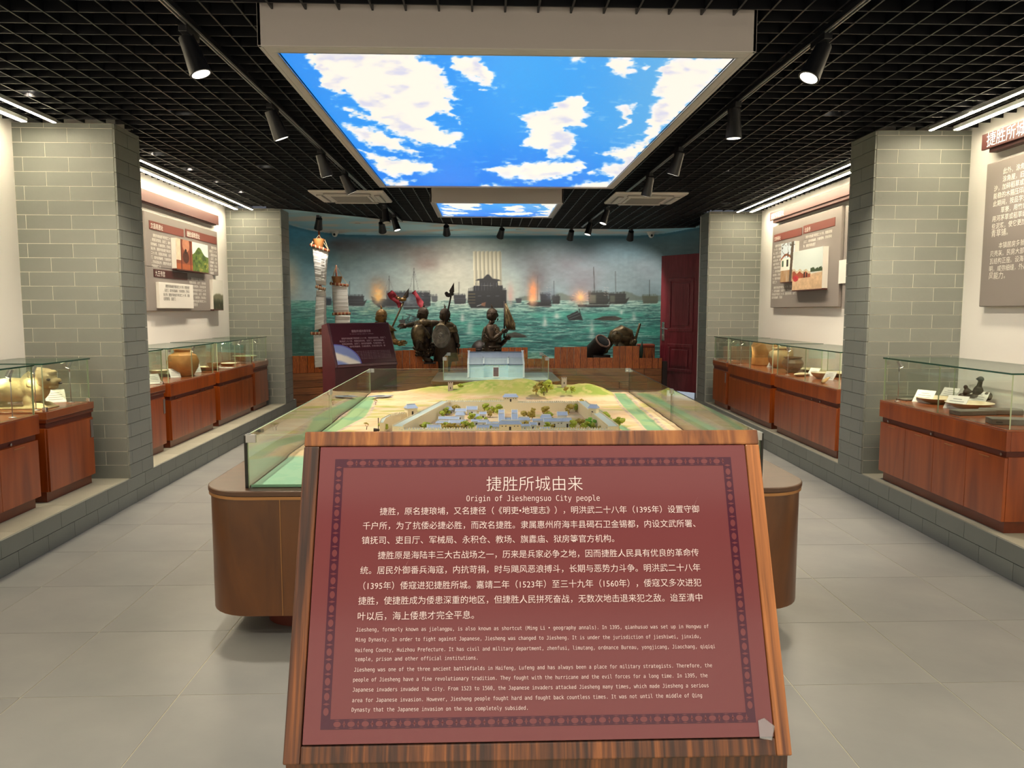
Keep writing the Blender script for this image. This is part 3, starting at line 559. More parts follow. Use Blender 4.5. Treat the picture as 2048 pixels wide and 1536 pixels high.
    for k in range(11): line((801+k*3.4, 655-(k % 3)*4), (806+k*3.2, 632+((k*7) % 9)), 1.2, '1E2E34')
    line((800, 640), (832, 652), 1.4, '22323A'); line((812, 628), (848, 640), 1.2, '22323A'); line((826, 655), (868, 640), 1.3, '22323A'); poly([(797, 641), (808, 638), (812, 652), (803, 652)], '4A3C34', .9)
    poly([(1133, 632), (1156, 621), (1166, 640), (1138, 641)], '232B33', .95, rag=1.5); line((1136, 634), (1158, 625), .7, '6F8284', .8); line((1139, 638), (1161, 630), .7, '6F8284', .8); line((1158, 618), (1164, 640), 1.5, '22282E')
    poly([(1188, 639), (1205, 633), (1230, 632), (1246, 637), (1236, 641), (1206, 641)], '4C4238', .95); line((1188, 639), (1225, 634), 1, '2C2A28'); poly([(1010, 668), (1030, 664), (1052, 671), (1050, 675), (1015, 676)], '4A463C', .95, rag=2); line((1028, 672), (1053, 674), 1.4, '2A2C2C')
    for cx, y0, y1, rx in ((925, 624, 640, 4), (940, 640, 666, 6), (1090, 628, 650, 4), (1113, 622, 634, 5), (1184, 640, 674, 5), (1268, 623, 638, 4), (1243, 618, 626, 2)):
        glow(cx, (y0+y1)/2+3, rx, (y1-y0)/2, 'C9C6C0', .6, .6, int(cx)); glow(cx, y1, rx*1.8, 3, 'C9D0CA', .45, .5, int(cx)+1)
    return finish(I.mean(-1, keepdims=True)*(.22*(np.mgrid[RY0:RY0+RH, 0:RW][0] > 601)[..., None])+I*(1-.22*(np.mgrid[RY0:RY0+RH, 0:RW][0] > 601)[..., None]), X, Y, top)
MUR = paint_mural()
def mural_col(P):
    X, Y = proj(P); xi = np.clip(X-RX0, 0, RW-1.01); yi = np.clip(Y-RY0, 0, RH-1.01); x0 = xi.astype(int); y0 = yi.astype(int); fx = (xi-x0)[..., None]; fy = (yi-y0)[..., None]
    return (MUR[y0, x0]*(1-fx)+MUR[y0, x0+1]*fx)*(1-fy)+(MUR[y0+1, x0]*(1-fx)+MUR[y0+1, x0+1]*fx)*fy
M['mural'] = attrmat('mural_paint', .55)
wp = [(-3.3, 10.85), (-3.24, 11.5), (-3.1, 12.3), (-2.95, 13.0), (-2.65, 13.6), (-2.2, 13.9), (-1.6, 14.0), (-.5, 14.0), (.8, 14.0), (2.0, 14.0), (2.7, 13.88), (3.15, 13.4), (3.35, 12.7), (3.42, 12.28)]
def chaikin(p, n=3):
    for _ in range(n): p = [p[0]]+[q for a, b in zip(p[:-1], p[1:]) for q in ((a[0]*.75+b[0]*.25, a[1]*.75+b[1]*.25), (a[0]*.25+b[0]*.75, a[1]*.25+b[1]*.75))]+[p[-1]]
    return np.array(p)
wc = chaikin(wp); seg = np.r_[0, np.cumsum(np.hypot(*np.diff(wc, axis=0).T))]; t = np.linspace(0, seg[-1], 820); wx = np.interp(t, seg, wc[:, 0]); wy = np.interp(t, seg, wc[:, 1])
zz = np.linspace(.45, 2.84, 300); P = np.stack([np.tile(wx, (300, 1)), np.tile(wy, (300, 1)), np.repeat(zz[:, None], 820, 1)], -1)
mw = grid_obj('wall_mural', P, mural_col(P), M['mural']); struct(mw)
lower = MB()
for i in range(0, 819, 30):
    j = min(i+30, 819)
    if wx[j] > 3.05: break
    dx, dy = wx[j]-wx[i], wy[j]-wy[i]; L_ = math.hypot(dx, dy); nx_, ny_ = -dy/L_*.1, dx/L_*.1
    lower.quadbox([(wx[i], wy[i]), (wx[j], wy[j]), (wx[j]+nx_, wy[j]+ny_), (wx[i]+nx_, wy[i]+ny_)], 0, .45)
struct(lower.build('baseboard_mural', M['black']))
ny_ = 60; nx_ = 500; P = np.zeros((ny_, nx_, 3)); xs = np.linspace(-3.25, 3.45, nx_)
for i, x_ in enumerate(xs):
    far = np.interp(x_, [-3.25, -3.1, -2.95, -2.65, -2.2, -1.6, 2.0, 2.7, 3.15, 3.35, 3.45], [11.4, 12.3, 13.0, 13.62, 13.93, 14.05, 14.05, 13.93, 13.45, 12.75, 12.3]); near = min(edgeY(x_)+.02 if x_ > -2.88 else 10.85, far-.02)
    P[:, i, 0] = x_; P[:, i, 1] = np.linspace(near, far, ny_); P[:, i, 2] = 2.835
sfo = grid_obj('ceiling_painted', P, mural_col(P), M['mural'], flip=True); struct(sfo)
for x_, y_, t_ in ((-2.0, 12.2, 'small bright ceiling lamp in the painted soffit, far left'), (-1.63, 12.9, 'small bright ceiling lamp in the painted soffit, right of the first'), (-.6, 13.2, 'small bright ceiling lamp in the painted soffit behind the third spotlight'), (.55, 13.0, 'small unlit lamp in the painted soffit near the centre'), (1.5, 13.2, 'small bright ceiling lamp in the painted soffit at right')):
    e = empty('soffit_lamp', (x_, y_, 2.826), 0, t_, 'downlight'); MB().lathe([(.03, 0), (.045, 0), (.045, .008), (.03, .008)], 16).build('bezel', M['lamppale'], e); MB().lathe([(0, .002), (.03, .002), (.03, .006), (0, .006)], 16).build('lamp', M['lamp'], e)
    l = bpy.data.lights.new('soffit_beam', 'SPOT'); l.energy = 0 if 'unlit' in t_ else 75; l.spot_size = 2.5; l.spot_blend = .9; l.color = (1, .92, .78); l.shadow_soft_size = .04; o = bpy.data.objects.new('soffit_beam', l); C.objects.link(o); o.location = (x_, y_, 2.82)
M['cctv'] = mat('camera_white', 'D8D6D0', .4)
for x_, y_, lb in ((670, 466, 'small white dome camera on the mural, upper left'), (1302, 468, 'small white dome camera on the mural, upper right')):
    p = onY(x_, y_, 13.5 if x_ < 700 else 13.35); e = empty('security_camera', p, 0, lb, 'camera'); MB().lathe([(.07, .07), (.075, .05), (.06, .0), (.05, -.02)], 16).build('mount', M['cctv'], e, smooth=True); MB().ball((0, -.02, -.02), .05, 14).build('dome', M['cctv'], e, smooth=True); MB().ball((0, -.06, -.03), .022, 10).build('lens', M['black'], e, smooth=True)
# wall beside the doorway, door frame and open door leaf
struct(MB().quadbox([(3.1, 10.97), (3.95, 10.97), (3.95, 12.0), (3.9, 12.0), (3.9, 11.1), (3.1, 11.1)], 0, 2.83).build('wall_right', M['white']))
struct(MB().quadbox([(3.9, 12.0), (3.95, 12.0), (4.3, 14.4), (4.2, 14.4)], 0, 2.83).build('wall_passage', M['white']))
fr = MB().box(3.42, 3.62, 12.2, 12.34, 0, 2.83).box(3.62, 3.9, 12.22, 12.3, 2.42, 2.83).build('door_1', M['dark']); struct(fr)
struct(MB().box(2.95, 4.25, 12.4, 15.2, 0.001, .012).build('floor_threshold', mat('white_marble', 'E9EDF2', .2)))
area('passage_daylight', (3.65, 13.6, 2.6), (0, 0, 0), .5, 1.2, 40, (.85, .92, 1))
hx_, hy_ = 3.42, 12.17; fx_, fy_ = 2.945, 12.83; Wd = math.hypot(fx_-hx_, fy_-hy_); rzd = math.atan2(hy_-fy_, hx_-fx_)
dl = empty('door_2', (fx_, fy_, .15), rzd, kind='structure'); Hd = 2.24
MB().box(0, Wd, 0, .045, 0, Hd).build('leaf', M['doorw'], dl, bevel=.004)
def dpanel(z0, z1):
    a, b = .17, Wd-.12
    MB().box(a, b, -.016, 0, z0, z0+.05).box(a, b, -.016, 0, z1-.05, z1).box(a, a+.05, -.016, 0, z0+.05, z1-.05).box(b-.05, b, -.016, 0, z0+.05, z1-.05).build('moulding', M['doorw'], dl, bevel=.01, seg=3)
    MB().box(a+.09, b-.09, -.014, 0, z0+.09, z1-.09).build('raised_panel', M['doorw'], dl, bevel=.012, seg=2)
dpanel(.99, 1.86); dpanel(.32, .78)
MB().box(.045, .1, -.014, 0, .82, 1.14).build('lock_plate', M['chrome'], dl, bevel=.006); MB().tube((.072, 0, 1.03), (.072, -.05, 1.03), .012).path([(.072, -.05, 1.03), (.1, -.055, 1.03), (.2, -.05, 1.025)], .01).build('door_handle', M['chrome'], dl, smooth=True)
MB().lathe([(0, 0), (.014, 0), (.014, .01), (0, .01)], 12).build('key_cylinder', M['steel'], dl, loc=(.072, -.018, .92))
# ------------------------------------------------------------------ timber ship hull / palisade in front of the mural
M['hull'] = wood('hull_plank', ['421706', 'A54C12', 'CC6C26', 'DE8838'], (7, 7, 1.1), 2.4, .38, .35, .12, .22)
M['hullh'] = wood('hull_strake', ['48220F', '844A24', 'AA6834', 'BE7C44'], (1.0, 7, 7), 2.2, .38, .35, .12, .18)
hp = np.array([(-2.96, 11.38), (-2.3, 11.75), (-1.6, 12.0), (-.8, 12.2), (.2, 12.3), (1.4, 12.32), (2.86, 12.3)]); hs = np.r_[0, np.cumsum(np.hypot(*np.diff(hp, axis=0).T))]
hull = empty('timber_ship_wall', (0, 12.2, 0), 0, 'long wooden ship side with notched plank top in front of the mural', 'ship')
def hpt(t): return Vector((np.interp(t, hs, hp[:, 0]), np.interp(t, hs, hp[:, 1])-12.2, 0))
def hang(t): a = hpt(t-.05); b = hpt(t+.05); return math.atan2(b.y-a.y, b.x-a.x)
def sx_at(t): q = hpt(t); return proj((q.x, q.y+12.2, .8))[0]
pm = MB().box(0, 1, -.03, .0, 0, 1).mesh('plank', M['hull']); sm_ = MB().box(0, 1, -.035, .005, 0, 1).mesh('strake', M['hullh'])
tv = 0; kk = 0; Lh = hs[-1]
while tv < Lh-.03:
    wv_ = min(.098+.02*((kk*37) % 5)/5, Lh-tv); X_ = sx_at(tv+wv_/2)
    low = (848 < X_ < 890) or (955 < X_ < 1003) or (1062 < X_ < 1110) or (1168 < X_ < 1222) or X_ > 1278
    topy = 712 if X_ < 640 else np.interp(X_, [640, 800, 900, 1000, 1130, 1250, 1320], [708, 701, 697, 695, 694, 692, 692]); lowy = np.interp(X_, [850, 1080, 1200, 1300], [722, 717, 715, 716])
    q = hpt(tv); yy = q.y+12.2; px_ = X_; d_ = ray(px_, lowy if low else topy); z = CAMH+d_.z*yy/d_.y
    piece('plank', pm, hull, (q.x, q.y-.004*((kk*13) % 3), .545), (wv_-.006, 1, max(.05, z-.545)), (0, 0, hang(tv+wv_/2))); tv += wv_; kk += 1
for r in range(5):
    t_ = 0; k = 0
    while t_ < Lh-.05:
        L_ = min([.9, 1.3, 1.1][(r+k) % 3], Lh-t_); n = 0; q = hpt(t_); q2 = hpt(t_+L_); a = math.atan2(q2.y-q.y, q2.x-q.x)
        piece('strake', sm_, hull, (q.x, q.y, .006+r*.108), (math.hypot(q2.x-q.x, q2.y-q.y)-.006, 1, .103), (0, 0, a)); t_ += L_; k += 1
capm = MB()
for i in range(len(hp)-1): capm.quadbox([(hp[i][0], hp[i][1]-12.2+.012), (hp[i+1][0], hp[i+1][1]-12.2+.012), (hp[i+1][0], hp[i+1][1]-12.2+.06), (hp[i][0], hp[i][1]-12.2+.06)], 0, .62)
capm.build('backing_board', M['dark'], hull)
MB().box(2.86, 2.94, .05, .15, 0, .66).build('end_post', M['dark'], hull)
# ------------------------------------------------------------------ display cases along the walls
ZD = .812; ZG = 1.122
def place_case(s, u0, u1):
    v = .18 if s == 'L' else .035
    return SP(s, v, (u0+u1)/2, ZP), SR(s)
M['caselamp'] = emis('case_lamp', (1, .86, .55), 22)
def case_light(e, p, watt=1.1, aim=(0, .3, -1)):
    l = bpy.data.lights.new('case_beam', 'SPOT'); l.energy = watt; l.spot_size = 2.3; l.spot_blend = .8; l.color = (1, .84, .52); l.shadow_soft_size = .012
    o = bpy.data.objects.new('case_beam', l); C.objects.link(o); o.parent = e; o.location = p; o.rotation_euler = (-Vector(aim)).to_track_quat('Z', 'Y').to_euler()
def case(s, u0, u1, label, kind='wide', nd=4, lamps=(), D=.52, splits=1):
    p, rz = place_case(s, u0, u1); W = u1-u0; h = W/2; e = empty('display_case', p, rz, label, 'display case'); H_ = ZD-ZP
    if kind == 'wide':
        MB().box(-h+.03, h-.03, .03, D-.02, 0, .07).build('plinth', M['cabdark'], e)
        MB().box(-h+.012, h-.012, .02, D, .07, H_-.16).build('body', M['cab'], e, bevel=.002)
        MB().box(-h+.02, h-.02, .012, D-.01, H_-.16, H_-.125).build('shadow_gap', M['lip'], e)
        n = splits
        for k in range(n): MB().box(-h+k*W/n+.001, -h+(k+1)*W/n-.001, -.006, .02, H_-.125, H_-.012).build('fascia_panel', M['cab'], e, bevel=.0015)
        MB().box(-h, h, .02, D, H_-.125, H_-.012).build('head_box', M['cab'], e, bevel=.002)
        MB().box(-h, h, -.006, D, H_-.012, H_).build('deck', M['deck'], e, bevel=.002)
        for k in range(nd):
            a = -h+.012+k*(W-.024)/nd; b = a+(W-.024)/nd
            d = MB().box(a+.0015, b-.0015, 0, .019, .07, H_-.165).build('door', M['cab'], e, bevel=.0015)
            if nd < 4 or k % 2 == 1 or k == 0: MB().tube((b-.04 if k % 2 else a+.3*(b-a), .0, H_-.148), (b-.04 if k % 2 else a+.3*(b-a), .006, H_-.148), .009, n=12).build('lock', M['chrome'], d)
            MB().box(a+.35*(b-a), a+.62*(b-a), -.003, 0, H_-.185, H_-.181).build('finger_edge', M['bronzeline'], d)
    else:
        MB().box(-h+.012, h-.012, .03, D-.02, 0, .07).build('plinth', M['cabdark'], e)
        MB().box(-h, h, .012, D, .07, H_-.11).build('body', M['cab'], e, bevel=.002)
        MB().box(-h+.008, h-.008, .008, D-.008, H_-.11, H_-.06).build('shadow_gap', M['lip'], e, bevel=.004)
        MB().box(-h, h, -.002, D, H_-.075, H_-.05).build('moulding', M['cabdark'], e, bevel=.003)
        MB().box(-h, h, -.008, D, H_-.05, H_).build('deck', M['deck'], e, bevel=.003)
        d = MB().box(-h+.01, h-.01, 0, .014, .07, H_-.115).build('door', M['cab'], e, bevel=.0015)
        xh = h-.035 if s == 'L' else h-.04
        MB().box(xh-.018, xh-.004, -.006, 0, H_-.26, H_-.13).box(xh+.0, xh+.014, -.006, 0, H_-.26, H_-.13).box(xh-.018, xh+.014, -.003, 0, H_-.26, H_-.13, 1).build('pull_handle', [M['steel'], M['lip']], d)
        MB().box(h-.045, h-.02, 0.0, .025, H_, H_+.03).box(h-.02, h-.005, .006, .02, H_+.004, H_+.022).build('glass_lock', M['chrome'], e, bevel=.003)
        MB().box(-h+.005, -h+.03, 0.0, .025, H_, H_+.03).build('glass_lock', M['chrome'], e, bevel=.003)
    t = .008; g0, g1 = H_, ZG-ZP; a, b, c, d_ = -h+.012, h-.012, .012, D-.012
    def pane(x0, x1, y0, y1, z0, z1, thin, nm='glass_pane'): facet_glass(MB(), x0, x1, y0, y1, z0, z1, thin).build(nm, [M['glass'], M['gedgel'] if nm == 'glass_pane' else M['gedge']], e)
    if kind == 'wide':
        m_ = (a+b)/2; pane(a, m_-.001, c, c+t, g0, g1, 1); pane(m_+.001, b, c, c+t, g0, g1, 1)
    else: pane(a, b, c, c+t, g0, g1, 1)
    pane(a, b, d_-t, d_, g0, g1, 1); pane(a, a+t, c+t, d_-t, g0, g1, 0); pane(b-t, b, c+t, d_-t, g0, g1, 0)
    pane(a-.01, b+.01, c-.01, d_, g1, g1+.01, 2, 'glass_top')
    for lx, ly in lamps:
        hh = g1-g0-.035; d = Vector((0, .35, -.7)).normalized() if ly < .25 else Vector((0, -.35, -.7)).normalized(); top = Vector((lx, ly, g0+hh))
        o = MB().lathe([(.022, 0), (.022, .004), (.004, .006)], 14, (lx, ly, g0)).tube((lx, ly, g0+.005), top, .003, n=8).tube((lx, ly, g0+hh*.82), (lx, ly, g0+hh*.95), .006, n=8).build('lamp_stem', M['steel'], e, smooth=True)
        hd = MB().tube(top-d*.02+Vector((0, 0, .008)), top+d*.03+Vector((0, 0, .008)), .015, .018, 14).build('lamp_head', M['chrome'], o, auto=True)
        MB().tube(top+d*.0305+Vector((0, 0, .008)), top+d*.032+Vector((0, 0, .008)), .014, n=12).build('lamp_lens', M['caselamp'], o)
        case_light(e, top+d*.05+Vector((0, 0, .008)), 3.2, d)
    return e
case('L', 3.75, 4.98, 'wide cherry display case at the left edge of the picture, nearest of the left row', lamps=[(.45, .06)], nd=3)
case('L', 5.07, 5.68, 'narrow end case with chrome pull holding the stone lion, by the near left pillar', 'narrow', lamps=[(-.2, .12), (.24, .12), (-.15, .44)])
case('L', 6.42, 6.97, 'narrow end case just behind the near left pillar', 'narrow', lamps=[(.12, .1), (.22, .3)])
case('L', 7.08, 8.28, 'wide display case on the left holding the big tan jar', lamps=[(.22, .08), (-.52, .4)], nd=3, splits=2)
case('L', 8.40, 9.64, 'wide display case second from the far end of the left row', lamps=[(.4, .08), (.55, .35), (-.3, .4)], nd=3, splits=2)
case('L', 9.71, 10.33, 'narrow end case with chrome pull beside the far left pillar', 'narrow', lamps=[(.15, .1)])
case('R', 4.16, 5.63, 'wide cherry display case in front of the near right pillar, with the dark bronze figure', lamps=[(-.62, .07)], nd=4, splits=2, D=.56)
case('R', 6.38, 7.90, 'wide display case on the right just behind the near pillar, with the small brown jar', lamps=[(-.68, .1), (.55, .4), (.3, .42)], nd=3, splits=2, D=.56)
case('R', 8.02, 9.58, 'wide display case on the right holding the large tan urn', lamps=[(-.55, .08)], nd=3, splits=1, D=.56)
case('R', 9.66, 10.30, 'narrow end case with chrome pull beside the far right pillar', 'narrow', lamps=[(-.15, .2)], D=.56)
# ------------------------------------------------------------------ exhibits
M['clay'] = mat('tan_earthenware', 'C99A5C', .55, bump=.2, bscale=30, var=.2, vscale=9, h2='A87840')
M['clay2'] = mat('pale_earthenware', 'C8AE7E', .6, bump=.2, bscale=30, var=.2, vscale=9, h2='A88A5C')
M['brownjar'] = mat('brown_glazed_jar', '7A5A38', .35, bump=.2, bscale=40, var=.25, vscale=12, h2='4A3826')
M['porc'] = mat('cream_porcelain', 'D9CFB4', .3, var=.15, vscale=12, h2='BFB08C'); M['celadon'] = mat('pale_green_glaze', 'B5C4A6', .3, var=.2, vscale=14, h2='8FA084')
M['stone'] = mat('pale_carved_stone', 'D8C79C', .75, bump=.5, bscale=22, var=.2, vscale=8, h2='BBA878'); M['greystone'] = mat('grey_stone', '6D6A62', .7, bump=.3, bscale=30, var=.2, vscale=8)
M['darkbr'] = mat('dark_bronze_figure', '2E2420', .4, .4, bump=.4, bscale=30); M['card'] = mat('card_white', 'D9D9D6', .5); M['print'] = mat('card_print', '8A8C92', .6)
M['blackp'] = mat('black_pattern', '2A3230', .5)
def deckpt(x, y): p = onZ(x, y, ZD); return p
def card(x, y, w_, rz, label, h=.11):
    p = deckpt(x, y); e = empty('label_card', p, rz, label, 'label card'); a = math.radians(38)
    b = MB().prism([(0, 0), (.003, 0), (.003+h*math.sin(a), h*math.cos(a)), (h*math.sin(a), h*math.cos(a))], -w_/2, w_/2).box(-w_/2, w_/2, .0, h*math.sin(a), 0, .002).build('card', M['card'], e)
    pm_ = MB()
    for k in range(4):
        f0 = .78-.17*k; y0 = h*f0*math.sin(a)-.0006; z0 = h*f0*math.cos(a); y1 = h*(f0-.05)*math.sin(a)-.0006; z1 = h*(f0-.05)*math.cos(a); L_ = w_*(.42 if k == 0 else .7)
        pm_.add([(-L_/2, y1-.0005, z1), (L_/2, y1-.0005, z1), (L_/2, y0-.0005, z0), (-L_/2, y0-.0005, z0)], [(0, 1, 2, 3)])
    pm_.build('printed_lines', M['print'], e)
def vessel(x, y, prof, m, name, label, cat, n=32, rz=0, p=None, scale=1, extra=None):
    p = p or deckpt(x, y); e = MB().lathe([(r*scale, z*scale) for r, z in prof], n).build(name, M[m], loc=p, auto=True); tag(e, label, cat); return e
def plate(x, y, r, m, label, h=.03, name='plate'):
    return vessel(x, y, [(r*.5, 0), (r*.55, .004), (r*.6, .006), (r*.9, h*.8), (r, h), (r*.97, h), (r*.88, h*.75), (r*.55, .012), (0, .011)], m, name, label, name)
def bowl(x, y, r, m, label, h=.06):
    return vessel(x, y, [(r*.4, 0), (r*.42, .008), (r*.75, h*.45), (r, h), (r*.95, h), (r*.7, h*.5), (0, .015)], m, 'bowl', label, 'bowl')
LR = PI/2; RR = -PI/2
# left row
def lion():
    p = SP('L', .18+.28, 5.3, ZD); e = empty('stone_lion', p, 0, 'pale carved stone lion facing the aisle in the narrow left case', 'carving')
    # long body along local X (towards the aisle), thick forelegs, broad head with muzzle, mane curls and ridge
    b = MB()
    b.ball((-.06, 0, .125), (.2, .085, .085), 20).ball((-.2, 0, .1), (.09, .085, .09), 16).ball((.09, 0, .15), (.1, .085, .11), 18)
    b.ball((.07, .05, .05), (.035, .03, .06), 12).ball((.07, -.05, .05), (.035, .03, .06), 12).ball((.13, .05, .02), (.055, .03, .022), 12).ball((.13, -.05, .02), (.055, .03, .022), 12)
    b.ball((-.2, .06, .04), (.07, .03, .045), 12).ball((-.2, -.06, .04), (.07, .03, .045), 12).tube((-.27, 0, .1), (-.29, 0, .2), .025, .015, 10)
    b.box(-.3, .2, -.09, .09, 0, .014)
    o = b.build('body', M['stone'], e, smooth=True); m = o.modifiers.new('remesh', 'REMESH'); m.mode = 'VOXEL'; m.voxel_size = .008; m.use_smooth_shade = True; s_ = o.modifiers.new('smooth', 'SMOOTH'); s_.iterations = 4
    h = MB().ball((.16, 0, .2), (.075, .075, .075), 18).ball((.215, 0, .178), (.04, .05, .035), 14).ball((.25, 0, .19), (.016, .03, .016), 10).ball((.21, 0, .145), (.035, .045, .015), 12)
    for k in range(4): h.ball((.12+.03*k, 0, .262-.006*k), (.024, .05, .02), 10)
    for sy in (-1, 1): h.ball((.1, sy*.06, .235), (.025, .018, .03), 10).ball((.195, sy*.045, .222), (.022, .016, .01), 10).ball((.1, sy*.07, .17), (.03, .02, .03), 10).ball((.11, sy*.06, .12), (.028, .02, .028), 10)
    o2 = h.build('head', M['stone'], e, smooth=True); m = o2.modifiers.new('remesh', 'REMESH'); m.mode = 'VOXEL'; m.voxel_size = .006; m.use_smooth_shade = True
    ey = MB()
    for sy in (-1, 1): ey.ball((.212, sy*.052, .2), (.014, .012, .008), 8)
    ey.ball((.262, 0, .172), (.01, .022, .008), 8); ey.build('carved_hollow', M['greystone'], o2, smooth=True)
lion()
card(113, 805, .13, LR-.9, 'white label card leaning right of the stone lion')
card(310, 768, .12, LR-.8, 'white label card in the narrow case behind the near left pillar')
vessel(367, 752, [(.085, 0), (.1, .01), (.145, .09), (.155, .15), (.13, .215), (.09, .235), (.078, .245), (.078, .262), (.088, .268), (.088, .275), (.07, .275), (.07, .24)], 'clay', 'jar', 'big tan earthenware jar in the left wide case', 'jar')
card(352, 755, .1, LR-.9, 'label card nearest the camera in front of the tan jar'); card(366, 750, .1, LR-.9, 'middle label card in front of the tan jar'); card(394, 745, .1, LR-.9, 'label card right of the tan jar')
bowl(318, 752, .1, 'porc', 'cream bowl in the narrow case behind the near left pillar'); plate(338, 752, .11, 'celadon', 'pale green plate left of the tan jar')
plate(416, 740, .14, 'porc', 'wide cream dish right of the tan jar', .04); bowl(428, 738, .08, 'brownjar', 'dark bowl at the far end of the tan jar case', .07)
for k, (x, y, m_, t_) in enumerate([(446, 736, 'card', 'white paper sheet in the second wide left case'), (455, 731, 'porc', 'cream dish behind the white paper in the second wide left case'), (470, 728, 'greystone', 'flat grey stone slab in the second wide left case')]):
    if k == 1: plate(x, y, .11, m_, t_)
    else: tag(MB().box(-.12, .12, -.07, .07, 0, .006+.014*(k == 2)).build('sheet' if k == 0 else 'stone_slab', M[m_], loc=deckpt(x, y), rz=.4*k), t_, 'sheet' if k == 0 else 'slab')
plate(490, 722, .16, 'celadon', 'wide pale green dish at the far end of the second wide left case', .07)
# right row, near case
card(1842, 805, .14, RR+.5, 'cream label card, leftmost in the near right case'); card(1906, 818, .14, RR+.5, 'label card with a warm glare, near the glass in the near right case'); card(1893, 797, .13, RR+.4, 'grey label card between the two plates of the near right case', .1); card(1948, 808, .14, RR+.5, 'label card in front of the dark bronze figure')
plate(1876, 806, .15, 'porc', 'patterned plate behind the leftmost card in the near right case', .04); plate(1868, 793, .11, 'porc', 'small dark-rimmed plate at the back of the near right case', .02)
plate(1938, 818, .15, 'porc', 'cream bowl-shaped plate beside the bronze figure', .045)
tag(MB().box(-.09, .09, -.05, .05, 0, .012).build('stone_slab', M['greystone'], loc=deckpt(1822, 800), rz=.2, bevel=.003), 'thin flat slab at the left end of the near right case', 'slab')
tag(MB().box(-.13, .13, -.05, .05, 0, .03).build('stone_slab', M['greystone'], loc=deckpt(1945, 829), rz=.1, bevel=.004), 'grey rectangular slab in front of the cream plate', 'slab')
tag(MB().quadbox([(-.16, -.05), (.12, -.06), (.15, .0), (.1, .05), (-.1, .06)], 0, .035).build('inkstone', M['greystone'], loc=deckpt(1998, 828), rz=-.1, bevel=.008), 'rough carved grey stone at the back of the near right case', 'stone')
tag(MB().box(-.12, .12, -.06, .06, 0, .035).box(-.1, -.06, -.0605, -.05, .008, .022, 1).build('brick_relic', [M['greystone'], M['blackp']], loc=deckpt(2022, 848), rz=-.3, bevel=.004), 'dark slotted brick by the near corner of the near right case', 'brick')
def figure():
    p = deckpt(1950, 806); e = empty('bronze_figure', p, RR+.6, 'dark bronze figure with raised head behind the label cards', 'statuette')
    b = MB().ball((0, 0, .04), (.1, .05, .045), 16).ball((-.07, 0, .09), (.035, .03, .035), 12).ball((.02, 0, .1), (.045, .035, .06), 14).tube((.02, 0, .12), (.035, 0, .2), .024, .018, 12).ball((.035, 0, .215), (.028, .024, .026), 14).ball((.01, 0, .215), (.016, .012, .01), 10).ball((.1, 0, .07), (.04, .03, .04), 12).ball((-.11, .0, .05), (.035, .03, .03), 12).tube((-.03, 0, .09), (-.08, 0, .13), .014, .01, 8).ball((-.085, 0, .135), (.02, .016, .02), 10)
    o = b.build('body', M['darkbr'], e, smooth=True); m = o.modifiers.new('remesh', 'REMESH'); m.mode = 'VOXEL'; m.voxel_size = .005; m.use_smooth_shade = True
    MB().lathe([(0, 0), (.09, 0), (.1, .01), (.085, .018), (0, .018)], 20).build('base', M['darkbr'], e); e.scale = (.82, .82, .82)
figure()
# right row, second and third case
vessel(1585, 744, [(.05, 0), (.06, .008), (.105, .06), (.115, .1), (.1, .13), (.085, .142), (.088, .155), (.098, .158), (.098, .166), (.085, .166), (.08, .14)], 'brownjar', 'jar', 'small brown lidless jar with a rim in the right case behind the pillar', 'jar')
vessel(1566, 735, [(.06, 0), (.07, .01), (.075, .05), (.1, .08), (.11, .14), (.105, .2), (.08, .235), (.05, .25), (.05, .26), (.03, .26)], 'clay2', 'jar', 'yellow ribbed covered jar half hidden behind the glass corner, right', 'jar')
plate(1632, 744, .21, 'porc', 'widest cream plate on the right, behind the upright card', .035); plate(1662, 752, .2, 'porc', 'cream plate nearer the pillar on the right', .04); bowl(1640, 757, .09, 'porc', 'small cream bowl in front of the widest plate on the right')
card(1623, 752, .12, RR+.5, 'label card before the widest cream plate on the right', .1); card(1655, 760, .12, RR+.5, 'label card nearest the pillar in the second right case', .1); card(1542, 735, .12, RR+.6, 'white label card below the large tan urn', .12)
tag(MB().ball((0, 0, .018), (.12, .05, .018), 16).build('shell_relic', M['porc'], loc=deckpt(1603, 752), rz=.6, smooth=True), 'flat cream shell-like piece left of the card, right case', 'shell')
tag(MB().path([(-.08, 0, .012), (-.02, .01, .015), (.05, 0, .03), (.09, -.02, .05)], [.008, .02, .014, .004], 10).build('whistle_relic', M['clay2'], loc=deckpt(1650, 766), rz=.9, smooth=True), 'small forked cream object near the glass in the second right case', 'relic')
vessel(1530, 730, [(.155, 0), (.165, .01), (.16, .16), (.17, .24), (.14, .3), (.1, .302), (.1, .306), (.06, .306)], 'clay', 'urn', 'large tan round-shouldered urn in the third right case', 'urn', scale=.99)
vessel(1558, 736, [(.06, 0), (.075, .008), (.12, .08), (.13, .14), (.11, .19), (.07, .215), (.07, .225), (.085, .23), (.085, .236), (.06, .236)], 'clay2', 'jar', 'pale round jar right of the large tan urn', 'jar')
vessel(1487, 716, [(.05, 0), (.06, .01), (.11, .07), (.14, .08), (.13, .086), (.05, .03), (0, .03)], 'clay2', 'dish', 'raised shallow dish left of the large urn', 'dish'); card(1477, 717, .1, RR+.6, 'small label card before the raised shallow dish', .1)
